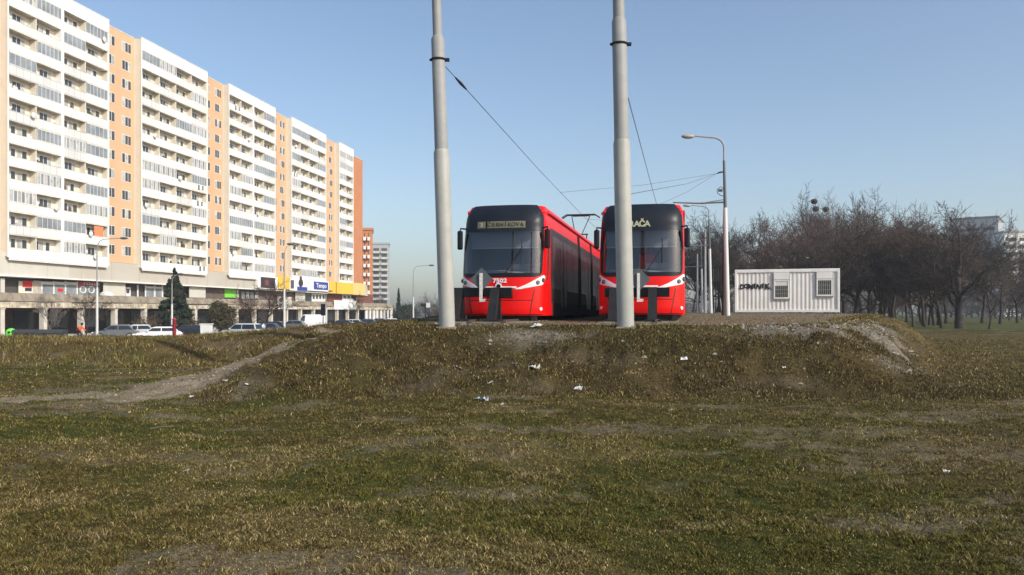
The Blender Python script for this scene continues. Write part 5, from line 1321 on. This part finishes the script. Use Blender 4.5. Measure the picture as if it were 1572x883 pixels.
for i, (pr, u, Y, rz, lb) in enumerate(((c3, 418, 112, 3.0, 'dark car behind the reddish bare tree'), (c4, 449, 124, 3.1, 'grey car behind the lamp left of the van'), (c3, 522, 130, 3.2, 'dark car first to the right of the van'), (c5, 540, 140, 3.1, 'silver car in front of the yellow hoarding'), (c6, 561, 150, 3.2, 'dark blue car near the far end of the canopy'), (c4, 580, 160, 3.1, 'grey car by the white pillars of the canopy'), (c1, 598, 165, 3.1, 'white car at the far corner of the canopy'),
                                  (c5, 644, 190, 1.8, 'silver car right of the lone street lamp, far away'), (c1, 654, 205, 1.7, 'white car far down the street below the small sign'), (c4, 664, 185, 1.8, 'grey car far down the street beside the left big pole'), (c3, 628, 175, 3.0, 'dark car left of the lone street lamp base'))):
    place(pr, u, Y, rz, lb, group=GC)
# ---------------------------------------------------------------- recycling row, post, cabinet, far sign
x = PX(17, 478, 70).x; e = empty('recycling_container', (x, 70, H(x, 70)), .2, 'bright green rounded recycling container at the left edge', 'container')
gz = 1.6 - 26 / F * 70 - H(x, 70)
q = MB(); q.sphere((0, 0, gz - .46), .46, 0, 18, 12, (1, .9, 1)); q.tube([(0, 0, 0), (0, 0, gz - .45)], [.40, .455], 18, 0); q.build('body', [M['bin_green']], e); q = MB(); q.tube([(0, -.38, gz - .35), (0, -.46, gz - .35)], .10, 12); q.build('opening', [M['rubber']], e)
def bin_():
    e = empty('waste_container', (0, 0, 0)); q = MB(); q.prism([(-.42, .2), (-.60, 1.15), (.60, 1.15), (.42, .2)], 'x', -.65, .65, 0); q.build('body', [M['bin_dark']], e, bevel=.03)
    q = MB(); q.prism([(-.63, 1.16), (-.55, 1.32), (-.2, 1.42), (.2, 1.42), (.55, 1.32), (.63, 1.16)], 'x', -.68, .68, 0); q.build('lid', [M['bin_dark']], e)
    for sx in (-.5, .5):
        for sy in (-.35, .35): q = MB(); q.tube([(sx - .03, sy, .1), (sx + .03, sy, .1)], .1, 10); q.build('wheel', [M['rubber']], e)
    return e
bb = None
for i, u in enumerate((36, 48, 61, 74, 87)):
    x = PX(u, 478, 64).x; z = 1.6 - 28 / F * 64 - 1.42; lb = ('dark waste container next to the green recycling container', 'second dark waste container from the green one', 'middle dark waste container of the row of five', 'fourth dark waste container from the green one', 'dark waste container at the right end of the row')[i]
    z = min(max(z, H(x, 64)), H(x, 64) + .3)
    if bb is None: bb = bin_(); bb.location = (x, 64, z); bb.rotation_euler = (0, 0, .2); tag(bb, lb, 'waste container', 'row of dark waste containers')
    else: dup(bb, (x, 64, z), .2 + .05 * (i % 2), lb)
def ground_at(u, Y): x = (u - 786) / F * Y; return Vector((x, Y, H(x, Y)))
p = ground_at(267.5, 45); e = empty('red_post', p, 0, 'short red post on the bank in front of the dark conifer', 'post'); tz = 1.6 - 10 / F * 45 - p.z
q = MB(); q.tube([(0, 0, -.1), (0, 0, tz - .12), (0, 0, tz - .1), (0, 0, tz)], [.10, .10, .12, .06], 14); q.build('shaft', [M['post_red']], e); q = MB(); q.tube([(-.16, 0, tz * .72), (.16, 0, tz * .72)], .05, 10); q.build('outlet', [M['post_red']], e)
p = ground_at(316, 58); tz = 1.6 - 19 / F * 58 - p.z; e = empty('utility_cabinet', p, .1, 'white utility cabinet behind the bank, between two evergreens', 'cabinet')
q = MB(); q.box(-.40, .40, 0, .35, .1, tz - .05); q.build('body', [M['white_paint']], e, bevel=.01); q = MB(); q.box(-.44, .44, -.04, .39, tz - .049, tz); q.build('cap', [M['panel_white']], e)
q = MB(); q.box(-.37, -.01, -.015, -.001, .15, tz - .1); q.box(.01, .37, -.015, -.001, .15, tz - .1); q.build('door', [M['white_paint']], e); q = MB(); q.box(-.38, .38, .02, .33, -.3, .099); q.build('plinth', [M['concrete']], e)
p = ground_at(655, 170); e = empty('road_sign', p, 0, 'small white sign on a dark gantry far down the street', 'sign')
q = MB(); q.tube([(-.3, 0, 0), (-.3, 0, 4.4)], .1, 8); q.box(-1.3, .4, -.05, .05, 3.9, 4.5); q.build('post', [M['steel_dark']], e); q = MB(); q.box(-.1, .75, -.1, -.06, 3.7, 4.7); q.build('panel', [M['litter']], e)
# small lamp head over the container
p = ground_at(1237, 92); e = empty('street_lamp', p, 0, 'small white lamp just above the container roof, among the trees', 'street lamp')
tz = 1.6 + (478 - 397) / F * 92 - p.z
q = MB(); q.tube([(0, 0, 0), (0, 0, tz)], [.08, .04], 8); q.build('pole', [M['galv']], e); q = MB(); q.sphere((.1, 0, tz + .05), .36, 0, 12, 8, (1, .5, .6)); q.build('lamp_head', [M['litter']], e)

# ---------------------------------------------------------------- people
def skin_body(name, verts, edges, radii, m, parent, loc=(0, 0, 0)):
    me = bpy.data.meshes.new(name); me.from_pydata(verts, edges, []); o = bpy.data.objects.new(name, me); COL.objects.link(o)
    md = o.modifiers.new('skin', 'SKIN')
    if not me.skin_vertices: raise RuntimeError('no skin layer')
    sv = me.skin_vertices[0].data
    for i, r in enumerate(radii): sv[i].radius = (r, r)
    sv[0].use_root = True; o.modifiers.new('subdiv', 'SUBSURF').levels = 1
    dg = bpy.context.evaluated_depsgraph_get(); nm = bpy.data.meshes.new_from_object(o.evaluated_get(dg)); bpy.data.objects.remove(o)
    nm.materials.clear(); nm.materials.append(M[m]); nm.polygons.foreach_set('use_smooth', [True] * len(nm.polygons))
    o = mobj(name, nm, parent, loc); return o
def person(loc, rz, J, top, bottom, label, extra=True):
    e = empty('person', loc, rz, label, 'person')
    k = list(J.keys()); idx = {n: i for i, n in enumerate(k)}
    rad = dict(hip=.14, chest=.17, neck=.055, head=.10, crown=.085, shl=.07, shr=.07, ell=.045, elr=.045, hal=.035, har=.035, hil=.10, hir=.10, knl=.065, knr=.065, anl=.045, anr=.045, tol=.04, tor=.04)
    ed = [('hip', 'chest'), ('chest', 'neck'), ('neck', 'head'), ('head', 'crown'), ('chest', 'shl'), ('chest', 'shr'), ('shl', 'ell'), ('shr', 'elr'), ('ell', 'hal'), ('elr', 'har'), ('hip', 'hil'), ('hip', 'hir'), ('hil', 'knl'), ('hir', 'knr'), ('knl', 'anl'), ('knr', 'anr'), ('anl', 'tol'), ('anr', 'tor')]
    skin_body('body', [J[n] for n in k], [(idx[a], idx[b]) for a, b in ed], [rad[n] for n in k], 'skin', e)
    def sub(names, es, grow, m, nm):
        ix = {n: i for i, n in enumerate(names)}
        skin_body(nm, [J[n] for n in names], [(ix[a], ix[b]) for a, b in es], [rad[n] + grow for n in names], m, e)
    sub(['hip', 'chest', 'shl', 'shr', 'ell', 'elr', 'hal', 'har'], [('hip', 'chest'), ('chest', 'shl'), ('chest', 'shr'), ('shl', 'ell'), ('shr', 'elr'), ('ell', 'hal'), ('elr', 'har')], .03, top, 'jacket')
    sub(['hip', 'hil', 'hir', 'knl', 'knr', 'anl', 'anr'], [('hip', 'hil'), ('hip', 'hir'), ('hil', 'knl'), ('hir', 'knr'), ('knl', 'anl'), ('knr', 'anr')], .02, bottom, 'trousers')
    q = MB(); hd = Vector(J['head']); q.sphere(hd + Vector((-.01, 0, .06)), .125, 0, 12, 8); q.build('hair', [M['cloth_dark']], e)
    for a, b in (('anl', 'tol'), ('anr', 'tor')):
        q = MB(); q.tube([Vector(J[a]) + Vector((-.05, 0, -.03)), Vector(J[b]) + Vector((.03, 0, -.02))], [.07, .055], 8); q.build('shoe', [M['cloth_white']], e)
    return e
# cyclist: local x forward
p = ground_at(122, 74); zc_ = 0
Jc = dict(hip=(-.25, 0, 1.0), chest=(.12, 0, 1.35), neck=(.26, 0, 1.52), head=(.34, 0, 1.62), crown=(.37, 0, 1.72), shl=(.15, .19, 1.38), shr=(.15, -.19, 1.38), ell=(.33, .24, 1.15), elr=(.33, -.24, 1.15), hal=(.55, .22, 1.05), har=(.55, -.22, 1.05), hil=(-.22, .10, .95), hir=(-.22, -.10, .95), knl=(.12, .11, .82), knr=(.10, -.11, .60), anl=(-.02, .11, .46), anr=(.0, -.11, .20), tol=(.12, .11, .42), tor=(.14, -.11, .17))
pe = person(p + Vector((0, 0, .05)), 2.75 - math.pi, Jc, 'cloth_orange', 'cloth_dark', 'person in an orange red jacket riding a bicycle, leaning forward')
e = empty('bicycle', p + Vector((0, 0, .05)), 2.75 - math.pi, 'bicycle ridden by the person in the orange red jacket', 'bicycle')
for x in (-.52, .53):
    q = MB(); ring = [(x + .33 * math.cos(a), 0, .34 + .33 * math.sin(a)) for a in [2 * math.pi * i / 24 for i in range(25)]]; q.tube(ring, .018, 6); 
    for i in range(8): a = math.pi * i / 4; q.tube([(x, 0, .34), (x + .32 * math.cos(a), 0, .34 + .32 * math.sin(a))], .004, 3)
    q.build('wheel', [M['rubber']], e)
q = MB()
for a, b in (((-.52, 0, .34), (-.05, 0, .30)), ((-.05, 0, .30), (-.22, 0, .85)), ((-.52, 0, .34), (-.20, 0, .78)), ((-.20, 0, .78), (.36, 0, .86)), ((-.05, 0, .30), (.38, 0, .80)), ((.36, 0, .90), (.53, 0, .34))): q.tube([a, b], .018, 6)
q.build('frame', [M['steel_grey']], e); q = MB(); q.box(-.34, -.10, -.07, .07, .85, .90); q.build('saddle', [M['rubber']], e, bevel=.02)
q = MB(); q.tube([(.36, 0, .90), (.38, 0, 1.02)], .015, 6); q.tube([(.42, -.26, 1.03), (.38, 0, 1.02), (.42, .26, 1.03)], .014, 6); q.build('handlebar', [M['steel_dark']], e)
Jp = dict(hip=(0, 0, .95), chest=(.02, 0, 1.32), neck=(.02, 0, 1.5), head=(.04, 0, 1.62), crown=(.04, 0, 1.72), shl=(.02, .2, 1.40), shr=(.02, -.2, 1.40), ell=(-.06, .27, 1.12), elr=(.08, -.27, 1.12), hal=(.05, .27, .88), har=(.2, -.25, .90), hil=(0, .1, .88), hir=(0, -.1, .88), knl=(.12, .1, .50), knr=(-.06, -.1, .50), anl=(.2, .1, .09), anr=(-.22, -.1, .10), tol=(.34, .1, .05), tor=(-.10, -.1, .04))
person(ground_at(621, 130), -1.2, Jp, 'cloth_blue', 'cloth_dark', 'person in a blue jacket walking near the lone street lamp')
person(ground_at(405, 88), 2.6, Jp, 'car_silver', 'cloth_dark', 'person in a pale grey jacket right of the silver hatchback')

# ---------------------------------------------------------------- litter
def hit(u, v):
    k = (HOR - v) / F
    Ys = np.arange(3.5, 60, .02); X = (u - 786) / F * Ys; Zs = height(X, Ys); ray = EYE + k * Ys
    i = np.argmax(Zs >= ray); return Vector((float(X[i]), float(Ys[i]), float(Zs[i])))
def scrap(seed, flat=.5):
    r = random.Random(seed); mb = MB(); N = 5; vs = []
    for j in range(N):
        for i in range(N):
            vs.append(((i - 2) * .25 + r.uniform(-.09, .09), (j - 2) * .25 + r.uniform(-.09, .09), abs(r.gauss(0, .25)) * flat))
    mb.add(vs, [(j * N + i, j * N + i + 1, j * N + N + i + 1, j * N + N + i) for j in range(N - 1) for i in range(N - 1)]); return mb.mesh('litter', [M['litter']])
sm_ = [scrap(i, f) for i, f in ((1, .5), (2, .9), (3, .6), (4, 1.1))]
def lit(u, v, s_, label, k=0, m=None, name='litter', group='scraps of white litter'):
    s_ *= .9; p = hit(u, v); me = sm_[k]
    if m: me = me.copy(); me.materials.clear(); me.materials.append(M[m])
    o = mobj(name, me, None, p + Vector((0, 0, .005))); o.scale = (s_, s_ * .8, s_ * .7); o.rotation_euler = (.35, 0, u * .7); tag(o, label, 'litter', group); return o
lit(823, 504, .34, 'torn white paper on the crest between the two big poles', 3)
lit(820, 567, .24, 'white crumpled sheet halfway down the mound face below the trams', 1)
lit(752, 588, .16, 'white scrap left of the crumpled sheet on the mound face', 0)
lit(888, 597, .17, 'white scrap at the mound foot, below the gap between the trams', 2)
lit(740, 616, .24, 'grey blue plastic bag at the foot of the mound', 1, 'litter_grey'); lit(770, 622, .12, 'small white scrap beside the grey blue plastic bag', 0)
lit(1050, 553, .15, 'round white scrap on the mound face right of the right big pole', 3); lit(1362, 567, .14, 'white scrap at the right foot of the mound', 2)
lit(93, 701, .07, 'white scrap in the grass at the lower left', 0); lit(345, 586, .10, 'white scrap just below the dirt path', 1); lit(379, 591, .09, 'white scrap right of the one below the path', 2); lit(365, 604, .09, 'lowest of the three white scraps below the path', 0)
lit(295, 610, .09, 'white scrap left of the three below the path', 3); lit(167, 624, .08, 'white scrap under the path at the left', 2); lit(285, 724, .10, 'flat pale scrap in the grass left of centre', 0); lit(1453, 726, .07, 'white scrap in the grass at the right', 1)
lit(1030, 630, .08, 'small white scrap at the mound foot right of centre', 0); lit(1075, 631, .08, 'white scrap right of the small one at the mound foot', 2); lit(703, 566, .22, 'pale brown flattened card on the mound face', 0, 'column'); lit(1203, 566, .10, 'pale scrap on the rubble slope', 1)
p = hit(248, 660); q = MB(); q.tube([(-.13, -.05, .02), (0, 0, .04), (.14, .09, .03)], .008, 5); o = q.build('stick', [M['bark_pale']], loc=p); tag(o, 'pale broken stick in the grass left of centre', 'stick')

# ---------------------------------------------------------------- haze
def haze():
    mb = MB(); mb.box(-420, 560, -60, 900, -4, 62); o = mb.build('haze', []); o['kind'] = 'stuff'; o['label'] = 'thin pale winter haze over the whole place'
    m = bpy.data.materials.new('haze_air'); m.use_nodes = True; t = m.node_tree; t.nodes.clear()
    out = t.nodes.new('ShaderNodeOutputMaterial'); v = t.nodes.new('ShaderNodeVolumePrincipled')
    v.inputs['Color'].default_value = (.86, .92, 1, 1); v.inputs['Density'].default_value = .0005; v.inputs['Anisotropy'].default_value = .3
    t.links.new(v.outputs[0], out.inputs['Volume']); o.data.materials.clear(); o.data.materials.append(m)

haze()
